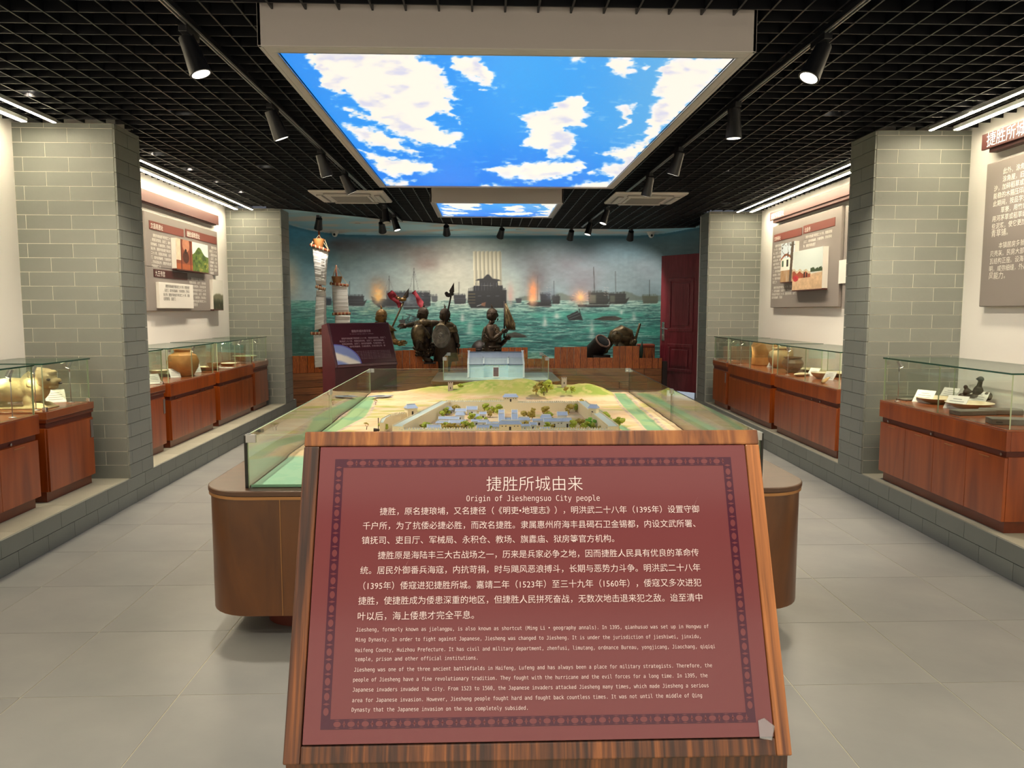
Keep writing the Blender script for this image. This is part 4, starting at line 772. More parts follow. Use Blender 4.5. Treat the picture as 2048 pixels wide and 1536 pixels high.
# ------------------------------------------------------------------ wall text boards
FIL = '捷胜所城始建于明洪武二十八年，周围石砌城墙，设四门，城内街巷纵横，为海防要地，历来兵家必争。'
def wall_text(e, x0, z0, w_, nl, dz, m, mono=False, fill=FIL, first_short=True, y=-.0015):
    n = max(4, int(w_/.034)); k = 0
    for i in range(nl):
        s_ = (fill*6)[k:k+n]; k += n; ww = w_*(.45 if i == nl-1 else 1); ind = .06 if i == 0 else 0
        if i == nl-1: s_ = s_[:max(2, int(n*.45))]
        if i == 0: s_ = s_[:max(2, n-2)]; ww = w_-ind
        text('lettering', s_, e, (x0+ind, y, z0-i*dz), (PI/2, 0, 0), ww, m, res=1)
def pic(fn, e, x0, x1, z0, z1, y0, label_, th, seed=0, nx=90, nz=90):
    bd = MB().box(x0, x1, y0-th, y0, z0, z1).build('photo_board', M['cream'], e); MB().box(x0, x1-.0, y0-th-.001, y0+.0, z0-.012, z0+.004).build('bottom_strip', M['bard'], bd)  # cream board with a dark maroon strip along its bottom edge
    U, V = np.meshgrid(np.linspace(0, 1, nx), np.linspace(0, 1, nz)); c = fn(U, V); P = np.stack([x0+U*(x1-x0), np.full(U.shape, y0-th-.0012), z0+V*(z1-z0)], -1)
    o = grid_obj('photo_print', P, c, M['photo'], bd); o['label'] = label_; return bd
M['photo'] = attrmat('photo_print', .45)
def p_forest(U, V):
    n = fbm(U*7, V*7, 3); c = mixc(np.zeros(U.shape+(3,))+hx('DCDAD2'), hx('6A6A52'), sstep(.5, .42, V+.25*(fbm(U*4, U*0+2, 5)-.5))*.9); c = mixc(c, hx('2E3424'), sstep(.3, .1, V-.2*n)); return mixc(c, hx('8A6A50'), sstep(.6, .75, n)*(V < .4)*.5)
def p_hill(U, V):
    n = fbm(U*9, V*9, 6); c = np.zeros(U.shape+(3,))+hx('D3E2E2'); r = .55+.3*np.exp(-((U-.42)/.25)**2); c = mixc(c, hx('5E7434'), sstep(.01, -.01, V-r-.04*(n-.5))); c = mixc(c, hx('2F4220'), sstep(.5, .3, n)*(V < r)*.9); return mixc(c, hx('B9A25C'), sstep(.6, .75, n)*(V < r*.6)*.8)
def p_room(U, V):
    c = np.zeros(U.shape+(3,))+hx('8A4A36'); c = mixc(c, hx('D8C8B0'), (U < .28)*1.*(V > .3)); c = mixc(c, hx('C98C70'), (((U-.6)/.22)**2+((V-.85)/.25)**2 < 1)*.9); c = mixc(c, hx('4A2A22'), (((U-.58)/.2)**2+((V-.42)/.2)**2 < 1)*.9); c = mixc(c, hx('2A1A16'), (((U-.58)/.07)**2+((V-.62)/.08)**2 < 1)*1.); c = mixc(c, hx('B06038'), (V < .18)*.8); c = mixc(c, hx('5A2018'), (np.abs(U-.3) < .03)*1.+(np.abs(U-.88) < .03)*1.); return c*(.9+.2*fbm(U*8, V*8, 2))[..., None]
def p_tree(U, V):
    c = np.zeros(U.shape+(3,))+hx('CBD8E2'); c = mixc(c, hx('E6E2D8'), ((V < .6) & (V > .3))*1.); c = mixc(c, hx('9A5A3C'), (np.abs(V-.62-.08*np.cos((U-.4)*5)) < .03)*1.); c = mixc(c, hx('2A2A26'), ((np.abs(U-.5) < .07) & (np.abs(V-.48) < .09))*1.); c = mixc(c, hx('4A6A52'), ((np.abs(U-.15) < .07) & (np.abs(V-.48) < .08))*1.)
    c = mixc(c, hx('A98A6A'), (V < .3)*1.*(.5+fbm(U*6, V*3, 4))); c = mixc(c, hx('54473C'), (np.abs(U-.78-.12*(V-.4)) < .09)*1.); n = fbm(U*5, V*5, 9); return mixc(c, hx('3A3028'), ((np.abs(n-.5) < .035) & (V > .62))*.95)
def p_temple(U, V):
    c = np.zeros(U.shape+(3,))+hx('C9D4D2'); c = mixc(c, hx('C8A988'), sstep(.36, .3, V-.08*U)); n = fbm(U*14, V*14, 3); r = .5-.1*U+.03*np.sin(U*30); c = mixc(c, hx('9C5038'), ((V < r) & (V > .3) & (U < .62))*1.); c = mixc(c, hx('C2B49A'), ((np.abs(V-r) < .03) & (U < .62))*1.); c = mixc(c, hx('2E2622'), ((np.abs(U-.42) < .025) & (V < .44) & (V > .3))*1.+((np.abs(U-.5) < .02) & (V < .42) & (V > .31))*1.)
    c = mixc(c, hx('B8303A'), ((((U-.12)/.1)**2+((V-.3)/.08)**2) < 1)*.9); c = mixc(c, hx('3A4A30'), ((V < .5+.12*(n-.3)) & (V > .42) & (U > .62))*1.*sstep(.3, .5, n+.2)); return np.where((V > .5)[..., None], c, c*(.85+.3*n)[..., None])
def board(s, u0, u1, z0, z1, label, cat='wall panel', v=.70):
    p = SP(s, v, (u0+u1)/2, 0); return empty('wall_panel' if cat == 'wall panel' else 'title_bar', p, SR(s), label, cat), u1-u0
# far left bay board
e, W = board('L', 7.1, 9.98, 2.54, 2.66, 'long plain maroon title bar high on the left wall', 'title bar', v=.66); MB().box(-W/2, W/2, -.012, 0, 2.555, 2.672).box(-W/2+.03, W/2-.05, 0, .05, 2.545, 2.6).build('bar', M['barend'], e, bevel=.002)
e, W = board('L', 7.86, 9.98, 0, 0, 'large grey text board on the left wall with photos and a cream note', v=.685); h = W/2
MB().box(-h, h, -.012, .025, 1.92, 2.47).box(-h, h*.82, -.012, .025, 1.47, 1.92).build('backing', M['grey'], e, bevel=.006)
MB().box(-h+.1, -.06, -.016, -.012, 2.30, 2.385).build('heading_bar', M['bar'], e); MB().box(0, h-.04, -.016, -.012, 2.31, 2.40).build('heading_bar', M['bar'], e); MB().box(-h+.16, .0, -.016, -.012, 1.82, 1.90).build('heading_bar', M['bard'], e)
text('heading', '文昌阁遗址', e, (-h+.13, -.0175, 2.315), (PI/2, 0, 0), .30, M['inkw']); text('heading', '捷胜烟墩遗址', e, (.03, -.0175, 2.325), (PI/2, 0, 0), .40, M['inkw']); text('heading', '九王爷宫', e, (-h+.19, -.0175, 1.835), (PI/2, 0, 0), .24, M['inkw'])
wall_text(e, -h+.12, 2.23, .50, 8, .045, M['inkw'], y=-.0135); wall_text(e, h-.3, 2.24, .26, 8, .045, M['inkw'], y=-.0135); wall_text(e, .06, 1.83, .52, 8, .043, M['inkw'], y=-.0135)
nb = MB().box(-h+.2, .08, -.045, -.012, 1.50, 1.77).build('cream_note', M['cream'], e, bevel=.002); wall_text(nb, -h+.3, 1.72, .72, 4, .045, M['inkd'], y=-.0465)
pic(p_room, e, -.42, .05, 1.93, 2.26, -.012, 'photo print of a red hall interior', .05); pic(p_hill, e, .05, .56, 1.93, 2.26, -.012, 'photo print of a green hill', .05); pic(p_forest, e, .72, h+.02, 1.49, 1.86, -.012, 'hazy photo print of trees', .04)
tag(MB().box(-.06, .06, -.02, 0, 1.75, 1.98).build('small_notice', M['cream'], loc=SP('L', .70, 7.7, 0), rz=SR('L')), 'edge of a white notice between the near left pillar and the grey board', 'notice')
# far right bay
e, W = board('R', 6.4, 9.95, 0, 0, 'long maroon title bar with white heading high on the far right wall', 'title bar', v=.64); MB().box(-W/2, W/2, -.014, 0, 2.635, 2.74).box(-W/2+.08, W/2, 0, .06, 2.60, 2.66).build('bar', M['barend'], e, bevel=.002); text('heading', '捷胜所城遗址', e, (-W/2+.04, -.0155, 2.655), (PI/2, 0, 0), .46, M['inkw'])
e, W = board('R', 7.9, 9.95, 0, 0, 'large grey text board on the right wall with temple and tree photos', v=.68); h = W/2
MB().box(-h, h, -.012, .025, 1.52, 2.56).build('backing', M['grey'], e, bevel=.006)
MB().box(-h+.06, -.03, -.016, -.012, 2.36, 2.45).build('heading_bar', M['bar'], e); MB().box(.02, h-.15, -.016, -.012, 2.37, 2.46).build('heading_bar', M['bar'], e)
text('heading', '文亭阁址', e, (-h+.09, -.0175, 2.375), (PI/2, 0, 0), .22, M['inkw']); text('heading', '北极寺', e, (.06, -.0175, 2.385), (PI/2, 0, 0), .17, M['inkw'])
wall_text(e, -h+.06, 2.29, .36, 11, .046, M['inkw'], y=-.0135); wall_text(e, .03, 2.31, .78, 3, .05, M['inkw'], y=-.0135); wall_text(e, -h+.05, 1.76, .84, 4, .042, M['inkw'], y=-.0135)
pic(p_tree, e, -.55, -.1, 1.83, 2.30, -.012, 'photo print of a white house and tree', .05); pic(p_temple, e, -.12, .74, 1.72, 2.17, -.012, 'photo print of a red temple and square', .06)
e = tag(MB().box(-.34, .34, -.02, .02, 1.5, 2.53).box(-.42, .0, -.03, -.02, 1.76, 2.0, 1).build('wall_panel', [M['grey'], M['cream']], loc=SP('R', .69, 7.48, 0), rz=SR('R')), 'sliver of grey board with a white note beside the near right pillar', 'wall panel')
# near right wall
e, W = board('R', 3.2, 5.52, 0, 0, 'maroon title bar with large white characters, upper right corner', 'title bar', v=.64); MB().box(-W/2, W/2, -.02, 0, 2.625, 2.735).box(-W/2+.06, W/2, 0, .06, 2.60, 2.67).build('bar', M['bard'], e, bevel=.002); text('heading', '捷胜所城民居', e, (-W/2+.06, -.0215, 2.645), (PI/2, 0, 0), .62, M['inkw'])
e, W = board('R', 3.0, 5.52, 0, 0, 'grey text board cut off by the right edge of the picture', v=.68); h = W/2; MB().box(-h, h, -.012, .025, 1.51, 2.53).build('backing', M['grey'], e, bevel=.006)
for i, (s_, ind) in enumerate([('此外，涂角屋、泥砖屋、石屋等', 2), ('涂角屋，旧时多用灰沙、贝灰', 2), ('沙，加碎稻草或麻草拌匀，放入', 0), ('能稳的木箍压印成块，晒干后砌', 0), ('此期间，按品字式垒砌成墙，再', 0), ('草寮，用竹或杂木搭成屋架，上', 2), ('用河茅草或稻草编排盖顶，墙用', 0), ('些泥浆，使它更加结实，冬暖夏', 0), ('青草铺。', 0), ('', 0), ('本镇居房多就地取材，墙体用', 2), ('贝壳灰。民房大部分是平房，砖', 0), ('瓦结构正座。设海、平房、天井', 0), ('明，咸弥细缝，外用贝灰抹面防', 0), ('风能力。', 0)]):
    if s_: text('lettering', s_, e, (-h+.1+ind*.045, -.0135, 2.43-i*.053+(.02 if i > 9 else 0)), (PI/2, 0, 0), .045*len(s_), M['inkw'], res=1)
# ------------------------------------------------------------------ sand-table case
TZ = .70; TY0, TY1 = 3.3, 7.32
tb = empty('model_table', (.1, 5.3, 0), 0, 'large rounded brown display table with glass rails carrying the walled-town model', 'table')
def rr(x0, x1, y0, y1, r, n=8, kb=0):
    P = []
    for cx, cy, a0 in ((x1-r, y1-r, 0), (x0+r, y1-r, PI/2), (x0+r, y0+r, PI), (x1-r, y0+r, 1.5*PI)):
        for k in range(n+1): a = a0+k*PI/2/n; P.append((cx+r*math.cos(a), cy+r*math.sin(a)))
    return P
def loc_(P): return [(x-.1, y-5.3) for x, y in P]
MB().quadbox(loc_(rr(-1.06, 1.28, 3.5, 7.3, .16)), 0, .128).build('recessed_base', M['lip'], tb, auto=True)
MB().quadbox(loc_(rr(-1.262, 1.472, 3.31, 7.5, .21)), .128, .655).build('body', M['table'], tb, auto=True)
MB().quadbox(loc_(rr(-1.27, 1.48, 3.302, 7.508, .215)), .655, .668).build('edge_line', M['bronzeline'], tb, auto=True)
MB().quadbox(loc_(rr(-1.272, 1.482, 3.30, 7.51, .215)), .668, .694).build('top', M['tabletop'], tb, bevel=.005, auto=True)
[MB().box(q-.1, q+.003-.1, 3.308-5.3, 3.3115-5.3, .13, .655).build('panel_seam', M['bronzeline'], tb) for q in (-.905, 1.1)]
GQ = [(-1.055, 3.37), (1.24, 3.37), (1.365, 7.2), (-1.09, 7.2)]
def gl_wall(a, b, z0, z1, parent, off, t=.01, mid=0, em='gedgel'):
    a = Vector((*a, 0)); b = Vector((*b, 0)); L_ = (b-a).length; n = 2 if mid else 1
    for k in range(n):
        x0 = k*L_/n+.002; x1 = (k+1)*L_/n-.002; o = facet_glass(MB(), x0, x1, -t/2, t/2, z0, z1, 1).build('glass_pane', [M['glass'], M[em]], parent); o.location = a-Vector(off); o.location.z = 0; o.rotation_euler = (0, 0, math.atan2((b-a).y, (b-a).x))
    return
off = (.1, 5.3, 0)
gl_wall(GQ[0], GQ[1], .694, .932, tb, off); gl_wall(GQ[1], GQ[2], .694, .932, tb, off, mid=1, em='darkseal'); gl_wall(GQ[2], GQ[3], .694, .932, tb, off); gl_wall(GQ[3], GQ[0], .694, .932, tb, off, mid=1)
def bracket(x, y, a, z, parent, s_=.04, hh=.034):
    MB().box(-.004, s_, -.008, .008, z-hh, z+.002).box(-.008, .008, -.004, s_, z-hh, z+.002).box(.006, s_-.006, .008, .01, z-hh*.8, z-.01, 1).build('corner_clamp', [M['steel'], M['chrome']], parent, loc=(x-off[0], y-off[1], 0), rz=a, bevel=.002)
for (x, y), a in zip(GQ, (0, PI/2, PI, -PI/2)): bracket(x, y, a, .932, tb)
for f in (.5,):
    for (a, b) in ((GQ[1], GQ[2]), (GQ[3], GQ[0])): x = a[0]*(1-f)+b[0]*f; y = a[1]*(1-f)+b[1]*f; MB().box(-.01, .01, -.025, .025, .90, .934).build('edge_clamp', M['steel'], tb, loc=(x-.1, y-5.3, 0), bevel=.002)
MB().box(-.006, .006, -.006, .006, .694, .93).build('dark_seal', M['darkseal'], tb, loc=(GQ[0][0]-.1-.006, GQ[0][1]-5.3, 0)); MB().box(-.006, .006, -.006, .006, .694, .93).build('dark_seal', M['darkseal'], tb, loc=(GQ[1][0]-.1+.006, GQ[1][1]-5.3, 0))
# landscape
mdl = empty('town_model', (.1, 5.3, .696), 0, 'scale model of the walled town with hills, rivers and trees inside the glass rails', 'scale model')
nu, nv = 360, 420; U, V = np.meshgrid(np.linspace(0, 1, nu), np.linspace(0, 1, nv)); LX = (-1.045)*(1-V)+(-1.08)*V; RX_ = 1.23*(1-V)+1.355*V
XX = LX*(1-U)+RX_*U; YY = 3.38+V*(7.19-3.38)
def wpts(l, z=.70): return [tuple(onZ(x, y, z)[:2]) for x, y in l]
def pdist(pl): return np.minimum.reduce([segd(XX, YY, a, b) for a, b in zip(pl[:-1], pl[1:])])
RIV_R = wpts([(1238, 788), (1262, 815), (1290, 840), (1318, 868)])+[(1.12, 4.3), (1.0, 3.9)]; RIV_L = wpts([(733, 796), (722, 815), (712, 832), (678, 850), (640, 868)])+[(-.86, 4.4), (-.85, 3.9)]
MOAT = wpts([(1180, 812), (1208, 832), (1236, 852), (1262, 868)])
hill = .125*np.exp(-((XX-.42)/.36)**2-((YY-6.93)/.34)**2)+.11*np.exp(-((XX-.92)/.2)**2-((YY-6.8)/.25)**2)+.09*np.exp(-((XX-.0)/.3)**2-((YY-7.0)/.3)**2)+.055*np.exp(-((XX+.45)/.32)**2-((YY-7.05)/.25)**2)
n1 = fbm(XX*6, YY*6, 4, 5); n2 = fbm(XX*22, YY*22, 14, 4)
ZZ = hill*(1+.25*(n1-.5))+.012*(n1-.5)+.004*(n2-.5)+.012
dr = pdist(RIV_R); dl_ = pdist(RIV_L); dm = pdist(MOAT); wR = .055+.01*(n1-.5); wL = .075+.02*(n1-.5)
sea_ = sstep(.03, -.03, YY-(4.02+.16*(n1-.5)+.12*np.maximum(0, XX-.2)))
cut = np.maximum.reduce([sstep(wR+.02, wR-.01, dr), sstep(wL+.03, wL-.01, dl_), sstep(.035, .015, dm)*.8, sea_]); ZZ = ZZ*(1-cut)+.004*cut
colr = np.zeros(XX.shape+(3,))+hx('D9B98E'); colr = mixc(colr, hx('C9A070'), sstep(.45, .7, n2)*.35); colr = mixc(colr, hx('E3CFA6'), sstep(.5, .65, fbm(XX*3, YY*9, 66, 4))*.6)
gmask = np.clip(sstep(.02, .06, hill)*.95+sstep(.55, .68, fbm(XX*3.5, YY*8, 44, 4))*.55, 0, 1); colr = mixc(colr, hx('A3A846'), gmask*.85); colr = mixc(colr, hx('7E9A34'), gmask*sstep(.5, .7, n1)*.6); colr = mixc(colr, hx('C9B871'), gmask*sstep(.52, .66, n2)*.7)
bank = np.maximum(np.exp(-((dr-wR-.02)/.012)**2), np.exp(-((dl_-wL-.02)/.015)**2)); colr = mixc(colr, hx('C3AE9B'), bank*.8); colr = mixc(colr, hx('8E7F80'), bank*sstep(.5, .6, n2)*.6)
riv = np.maximum.reduce([sstep(wR+.006, wR-.006, dr), sstep(wL+.01, wL-.01, dl_), sstep(.03, .02, dm)]); colr = mixc(colr, hx('93AE7A'), riv); colr = mixc(colr, hx('6E9A78'), riv*sstep(.45, .6, n1)*.6); colr = mixc(colr, hx('90BE9E'), sea_*.97); colr = mixc(colr, hx('7AB596'), sea_*sstep(.5, .62, n2)*.4)
def area_mask(l): return sstep(.01, -.01, sdpoly(XX, YY, wpts(l)))
M['terrain'] = attrmat('painted_terrain', .85)
grid_obj('terrain', np.stack([XX-.1, YY-5.3, ZZ], -1), colr, M['terrain'], mdl)
grid_obj('base_skirt', np.stack([(np.array([[-1.045, 1.23], [-1.045, 1.23]])-.1), np.array([[3.375, 3.375], [3.375, 3.375]])-5.3, np.array([[0, 0], [.012, .012]])], -1), np.zeros((2, 2, 3))+hx('8CC3A2'), M['terrain'], mdl)
M['mwall'] = mat('model_wall', 'EFE2C0', .8, bump=.3, bscale=200); M['mwalk'] = mat('model_wall_walk', 'C3CFC4', .7); M['mroof'] = mat('model_blue_roof', 'A6B6D0', .6, bump=.3, bscale=150); M['mhouse'] = mat('model_house_wall', 'E4E8EA', .7); M['mdoor'] = mat('model_opening', '3A3232', .7)
M['leafA'] = mat('model_leaf_green', 'C4CE50', .8, bump=.5, bscale=160, var=.3, vscale=90, h2='8A9C34'); M['leafB'] = mat('model_leaf_olive', 'C8B45A', .8, bump=.5, bscale=160, var=.3, vscale=90, h2='9C8838'); M['leafC'] = mat('model_leaf_bright', '7CB84A', .8, bump=.4, bscale=160); M['trunk'] = mat('model_trunk', '6A4A30', .8)
def L3(x, y, z=.70, dz=0): p = onZ(x, y, z); return Vector((p.x-.1, p.y-5.3, .012+dz))
def rampart(a, b, h, wd, name='rampart', cren=True):
    d = (b-a); d.z = 0; L_ = d.length; ang = math.atan2(d.y, d.x); mb = MB().box(0, L_, -wd/2, wd/2, -.008, h)
    mb.box(0, L_, -wd/2+.004, wd/2-.004, h, h+.0015, 1)
    if cren:
        n = max(2, int(L_/.016))
        for k in range(n): mb.box(k*L_/n, k*L_/n+L_/n*.55, -wd/2, -wd/2+.004, h, h+.009).box(k*L_/n, k*L_/n+L_/n*.55, wd/2-.004, wd/2, h, h+.009)
    return mb.build(name, [M['mwall'], M['mwalk']], mdl, loc=a, rz=ang)
BL, BR_ = L3(892, 824), L3(1162, 824); FL_, FR_ = L3(796, 880), L3(1226, 880); hW = .075
TB = L3(1020, 824)
rampart(BL, TB, hW, .05); rampart(TB, BR_, hW*.9, .05); rampart(FL_, BL, hW, .07); rampart(FR_, BR_, hW, .07); rampart(FL_, FR_, hW*.75, .05)
# curved bastion left of the west gate
q = [(764, 872), (768, 864), (782, 856), (800, 852), (822, 850)]
for a, b in zip(q[:-1], q[1:]): rampart(L3(*a), L3(*b), .075, .03)
def roof(mb, w_, d_, z, h, over=.006, m=1):
    a, b = w_/2+over, d_/2+over; r = a*.75
    mb.add([(-a, -b, z), (a, -b, z), (a, b, z), (-a, b, z), (-r, 0, z+h), (r, 0, z+h)], [(0, 1, 5, 4), (2, 3, 4, 5), (1, 2, 5), (3, 0, 4), (3, 2, 1, 0)], m); mb.box(-r, r, -.003, .003, z+h-.002, z+h+.004, m+1)
def house(x, y, w_, d_, h, rz=0, z0=0, name='model_house', wallm='mhouse', door=True, gable=False):
    p = L3(x, y); p.z += z0; mb = MB().box(-w_/2, w_/2, -d_/2, d_/2, -.006, h); o = mb.build(name, M[wallm], mdl, loc=p, rz=rz); r_ = MB()
    if gable: r_.prism([(-d_/2-.005, h), (d_/2+.005, h), (0, h+d_*.36)], -w_/2-.004, w_/2+.004, 0).box(-w_/2-.005, w_/2+.005, -.003, .003, h+d_*.34, h+d_*.4, 1).prism([(-d_/2-.008, h-.004), (d_/2+.008, h-.004), (0, h+d_*.42)], -w_/2-.007, -w_/2-.004, 1).prism([(-d_/2-.008, h-.004), (d_/2+.008, h-.004), (0, h+d_*.42)], w_/2+.004, w_/2+.007, 1)
    else: roof(r_, w_, d_, h, d_*.42, m=0)
    r_.build('roof', [M['mroof'], M['mhouse']], o)
    if door:
        ob = MB().box(-.006, .006, -d_/2-.001, -d_/2, 0, h*.6)
        if w_ > .08:
            for k in (-.36, -.2, .2, .36): ob.box(w_*k-.003, w_*k+.003, -d_/2-.001, -d_/2, h*.6, h*.75)
        ob.build('opening', M['mdoor'], o)
# gate towers on the walls
house(1021, 824, .11, .05, .035, 0, hW, 'gate_tower', 'mwall'); house(822, 850, .07, .06, .05, .5, .06, 'gate_tower', 'mwall'); house(1187, 850, .055, .055, .05, -.5, .06, 'gate_tower', 'mwall'); house(1020, 880, .13, .05, .035, 0, hW*.75, 'gate_tower', 'mwall')
HS = [(902, 829, .1, .05, .03), (922, 832, .07, .05, .03), (944, 831, .07, .06, .04), (920, 843, .06, .05, .04), (898, 848, .13, .04, .03), (915, 856, .1, .05, .03), (886, 855, .09, .03, .025), (868, 868, .075, .06, .03), (835, 869, .05, .04, .02), (950, 843, .06, .04, .03), (966, 838, .04, .04, .03),
 (953, 853, .06, .03, .03), (967, 855, .07, .03, .03), (985, 858, .07, .03, .03), (966, 867, .07, .05, .03), (992, 864, .07, .04, .03), (1003, 850, .03, .12, .03), (1029, 850, .03, .12, .03), (1003, 838, .03, .08, .03), (1029, 838, .03, .08, .03), (1016, 848, .05, .04, .02),
 (1048, 852, .08, .04, .035), (1048, 863, .07, .03, .03), (1078, 853, .08, .03, .035), (1092, 846, .07, .05, .03), (1108, 856, .13, .05, .04), (1124, 846, .06, .06, .05), (1134, 856, .06, .05, .04), (1066, 860, .04, .04, .03), (1090, 866, .05, .03, .02)]
for k, (x, y, w_, d_, h) in enumerate(HS): house(x, y, w_, d_, h, 0, 0, gable=(k % 3 != 0) or w_ < .05)
# watch towers on the hills
def watch(x, y, z):
    p = onZ(x, y, z); mb = MB().box(-.022, .022, -.018, .018, -.03, .05)
    for a in (-.022, -.004, .014): mb.box(a, a+.008, -.018, .018, .05, .06)
    o = mb.build('watch_tower', mat('watch_stone', 'B9A99A', .8), mdl, loc=(p.x-.1, p.y-5.3, p.z-.696)); MB().box(-.004, .004, -.0185, -.018, 0, .02).build('opening', M['mdoor'], o)
watch(901, 778, .775); watch(1128, 768, .825)
ico = []
def leafclump(seed, mt):
    bm = bmesh.new(); bmesh.ops.create_icosphere(bm, subdivisions=2, radius=1); r = random.Random(seed)
    for v in bm.verts: v.co *= 1+r.uniform(-.35, .35)
    me = bpy.data.meshes.new('crown'); bm.to_mesh(me); bm.free(); me.materials.append(M[mt]); return me
CR = {k: [leafclump(i, k) for i in range(3)] for k in ('leafA', 'leafB', 'leafC')}
def crown_mesh(kind, seed, n=9):
    r = random.Random(seed); bm = bmesh.new(); src = CR[kind]
    for k in range(n):
        a = r.uniform(0, 6.28); q = r.uniform(0, .72); z = r.uniform(-.45, .75); s_ = r.uniform(.26, .46); m0 = src[k % 3]; tmp = bmesh.new(); tmp.from_mesh(m0); bmesh.ops.scale(tmp, vec=(s_, s_, s_*.9), verts=tmp.verts); bmesh.ops.translate(tmp, vec=(q*math.cos(a), q*math.sin(a), z), verts=tmp.verts); t_ = bpy.data.meshes.new('t'); tmp.to_mesh(t_); tmp.free(); bm.from_mesh(t_); bpy.data.meshes.remove(t_)
    me = bpy.data.meshes.new('crown'); bm.to_mesh(me); bm.free(); me.materials.append(M[kind]); return me
CM = {k: [crown_mesh(k, i*5+2) for i in range(4)] for k in CR}; TM = MB().tube((0, 0, 0), (.05, 0, .55), .055, .04, 6).tube((.05, 0, .55), (-.2, .1, .95), .035, .02, 5).tube((.05, 0, .5), (.3, 0, .9), .035, .02, 5).mesh('trunk', M['trunk'])
def tree(x, y, hpx, kind='leafA', z=.70, k=0):
    p = onZ(x, y, z); dist = p.y; H_ = hpx*dist/FPX; e = empty('model_tree', (p.x-.1, p.y-5.3, p.z-.696+.004), k*1.3, parent=mdl)
    piece('trunk', TM, e, (0, 0, 0), (H_, H_, H_*.62)); piece('crown', CM[kind][k % 4], e, (0, 0, H_*.66), (H_*.6, H_*.6, H_*.52))
TR = [(914, 830, 18, 'B'), (926, 824, 12, 'A'), (935, 824, 12, 'B'), (892, 833, 15, 'A'), (885, 840, 16, 'A'), (952, 826, 12, 'B'), (943, 845, 18, 'A'), (970, 826, 16, 'A'), (966, 837, 14, 'B'), (980, 837, 14, 'B'), (986, 829, 15, 'A'), (997, 832, 20, 'A'), (958, 848, 14, 'A'), (972, 848, 12, 'A'),
 (766, 866, 20, 'A'), (845, 865, 14, 'B'), (851, 866, 20, 'A'), (858, 864, 16, 'A'), (888, 863, 16, 'B'), (895, 864, 16, 'A'), (901, 866, 18, 'B'), (909, 867, 18, 'B'), (915, 866, 14, 'B'), (927, 865, 14, 'B'), (933, 864, 20, 'A'), (944, 865, 18, 'A'), (978, 866, 14, 'A'), (983, 858, 12, 'B'),
 (1048, 842, 18, 'B'), (1064, 842, 20, 'B'), (1066, 829, 12, 'B'), (1089, 836, 20, 'B'), (1097, 842, 16, 'A'), (1052, 858, 14, 'B'), (1126, 822, 12, 'B'), (1134, 832, 12, 'B'), (1139, 828, 18, 'B'), (1152, 826, 16, 'A'), (1163, 808, 9, 'B'), (1096, 861, 14, 'A'), (1105, 860, 10, 'B'), (1102, 845, 10, 'B'), (1062, 866, 8, 'C'), (1148, 862, 18, 'A'), (1160, 859, 20, 'B'), (1180, 860, 22, 'C'), (1172, 862, 18, 'A'), (1186, 862, 14, 'A'), (1212, 848, 22, 'A'), (1220, 852, 14, 'A'), (1238, 862, 26, 'A'), (1228, 868, 16, 'A'), (1200, 868, 14, 'B'), (1182, 818, 8, 'B'), (1216, 868, 16, 'B'), (1160, 870, 14, 'B')]
for k, (x, y, h_, c) in enumerate(TR): tree(x, y, h_, 'leaf'+c, k=k)
for k, (x, y, h_, c, z) in enumerate([(922, 781, 12, 'A', .755), (1072, 790, 18, 'B', .76), (1083, 784, 20, 'B', .78), (1094, 786, 22, 'A', .78), (1100, 780, 16, 'B', .79), (1078, 776, 10, 'B', .80), (1132, 786, 12, 'B', .77), (1144, 787, 12, 'A', .765), (1088, 792, 16, 'A', .75)]): tree(x, y, h_, 'leaf'+c, z, k)
for x, y in ((733, 862), (751, 812)): p = L3(x, y); e = empty('model_tree', p, parent=mdl); piece('trunk', TM, e, (0, 0, 0), (.05, .05, .035)); piece('crown', CM['leafB'][0], e, (0, 0, .04), (.018, .018, .01))
MB().tube((0, 0, 0), (0, 0, .09), .003, n=6).tube((-.03, 0, .012), (.03, 0, .012), .012, .004, 8).build('model_boat', M['mdoor'], mdl, loc=L3(757, 866))
tag(MB().quadbox([(-.09, -.04), (.08, -.04), (.12, .05), (-.05, .05)], 0, .006).quadbox([(-.03, -.02), (.03, -.02), (.05, .03), (0, .03)], .006, .007, 1).build('printed_leaflet', [mat('leaflet', 'AEB6C6', .3), mat('leaflet_ink', '3A4668', .3)], loc=(onZ(758, 793, .722))), 'small blue and white leaflet lying in the back left corner of the town model', 'leaflet')
# ------------------------------------------------------------------ gatehouse model case behind
hc = empty('gatehouse_case', (.11, 9.03, 0), 0, 'brown pedestal with a glass box behind the town model', 'display case')
MB().quadbox([(x-.11, y-9.03) for x, y in rr(-.60, .83, 8.4, 9.72, .12)], .1, .66).build('body', M['table'], hc, auto=True); MB().quadbox([(x-.11, y-9.03) for x, y in rr(-.61, .84, 8.39, 9.73, .125)], .66, .70).build('top', M['table'], hc, bevel=.004, auto=True); MB().box(-.7, .7, -.55, .55, 0, .1).build('recessed_base', M['lip'], hc)
off = (.11, 9.03, 0)
Q = [(-.475, 8.56), (.705, 8.56), (.705, 9.5), (-.475, 9.5)]
for a, b in zip(Q, Q[1:]+Q[:1]): gl_wall(a, b, .70, .955, hc, off, .008)
for (x, y), a in zip(Q, (0, PI/2, PI, -PI/2)): bracket(x, y, a, .956, hc, .036, .036)
MB().box(-.585, .595, -.47, .47, .70, .704).build('white_base', mat('model_base', 'DDEFEA', .4), hc)
hm = empty('gatehouse_model', (.11, 8.9, .704), 0, 'pale blue scale model of a traditional hall with a dark doorway', 'scale model')
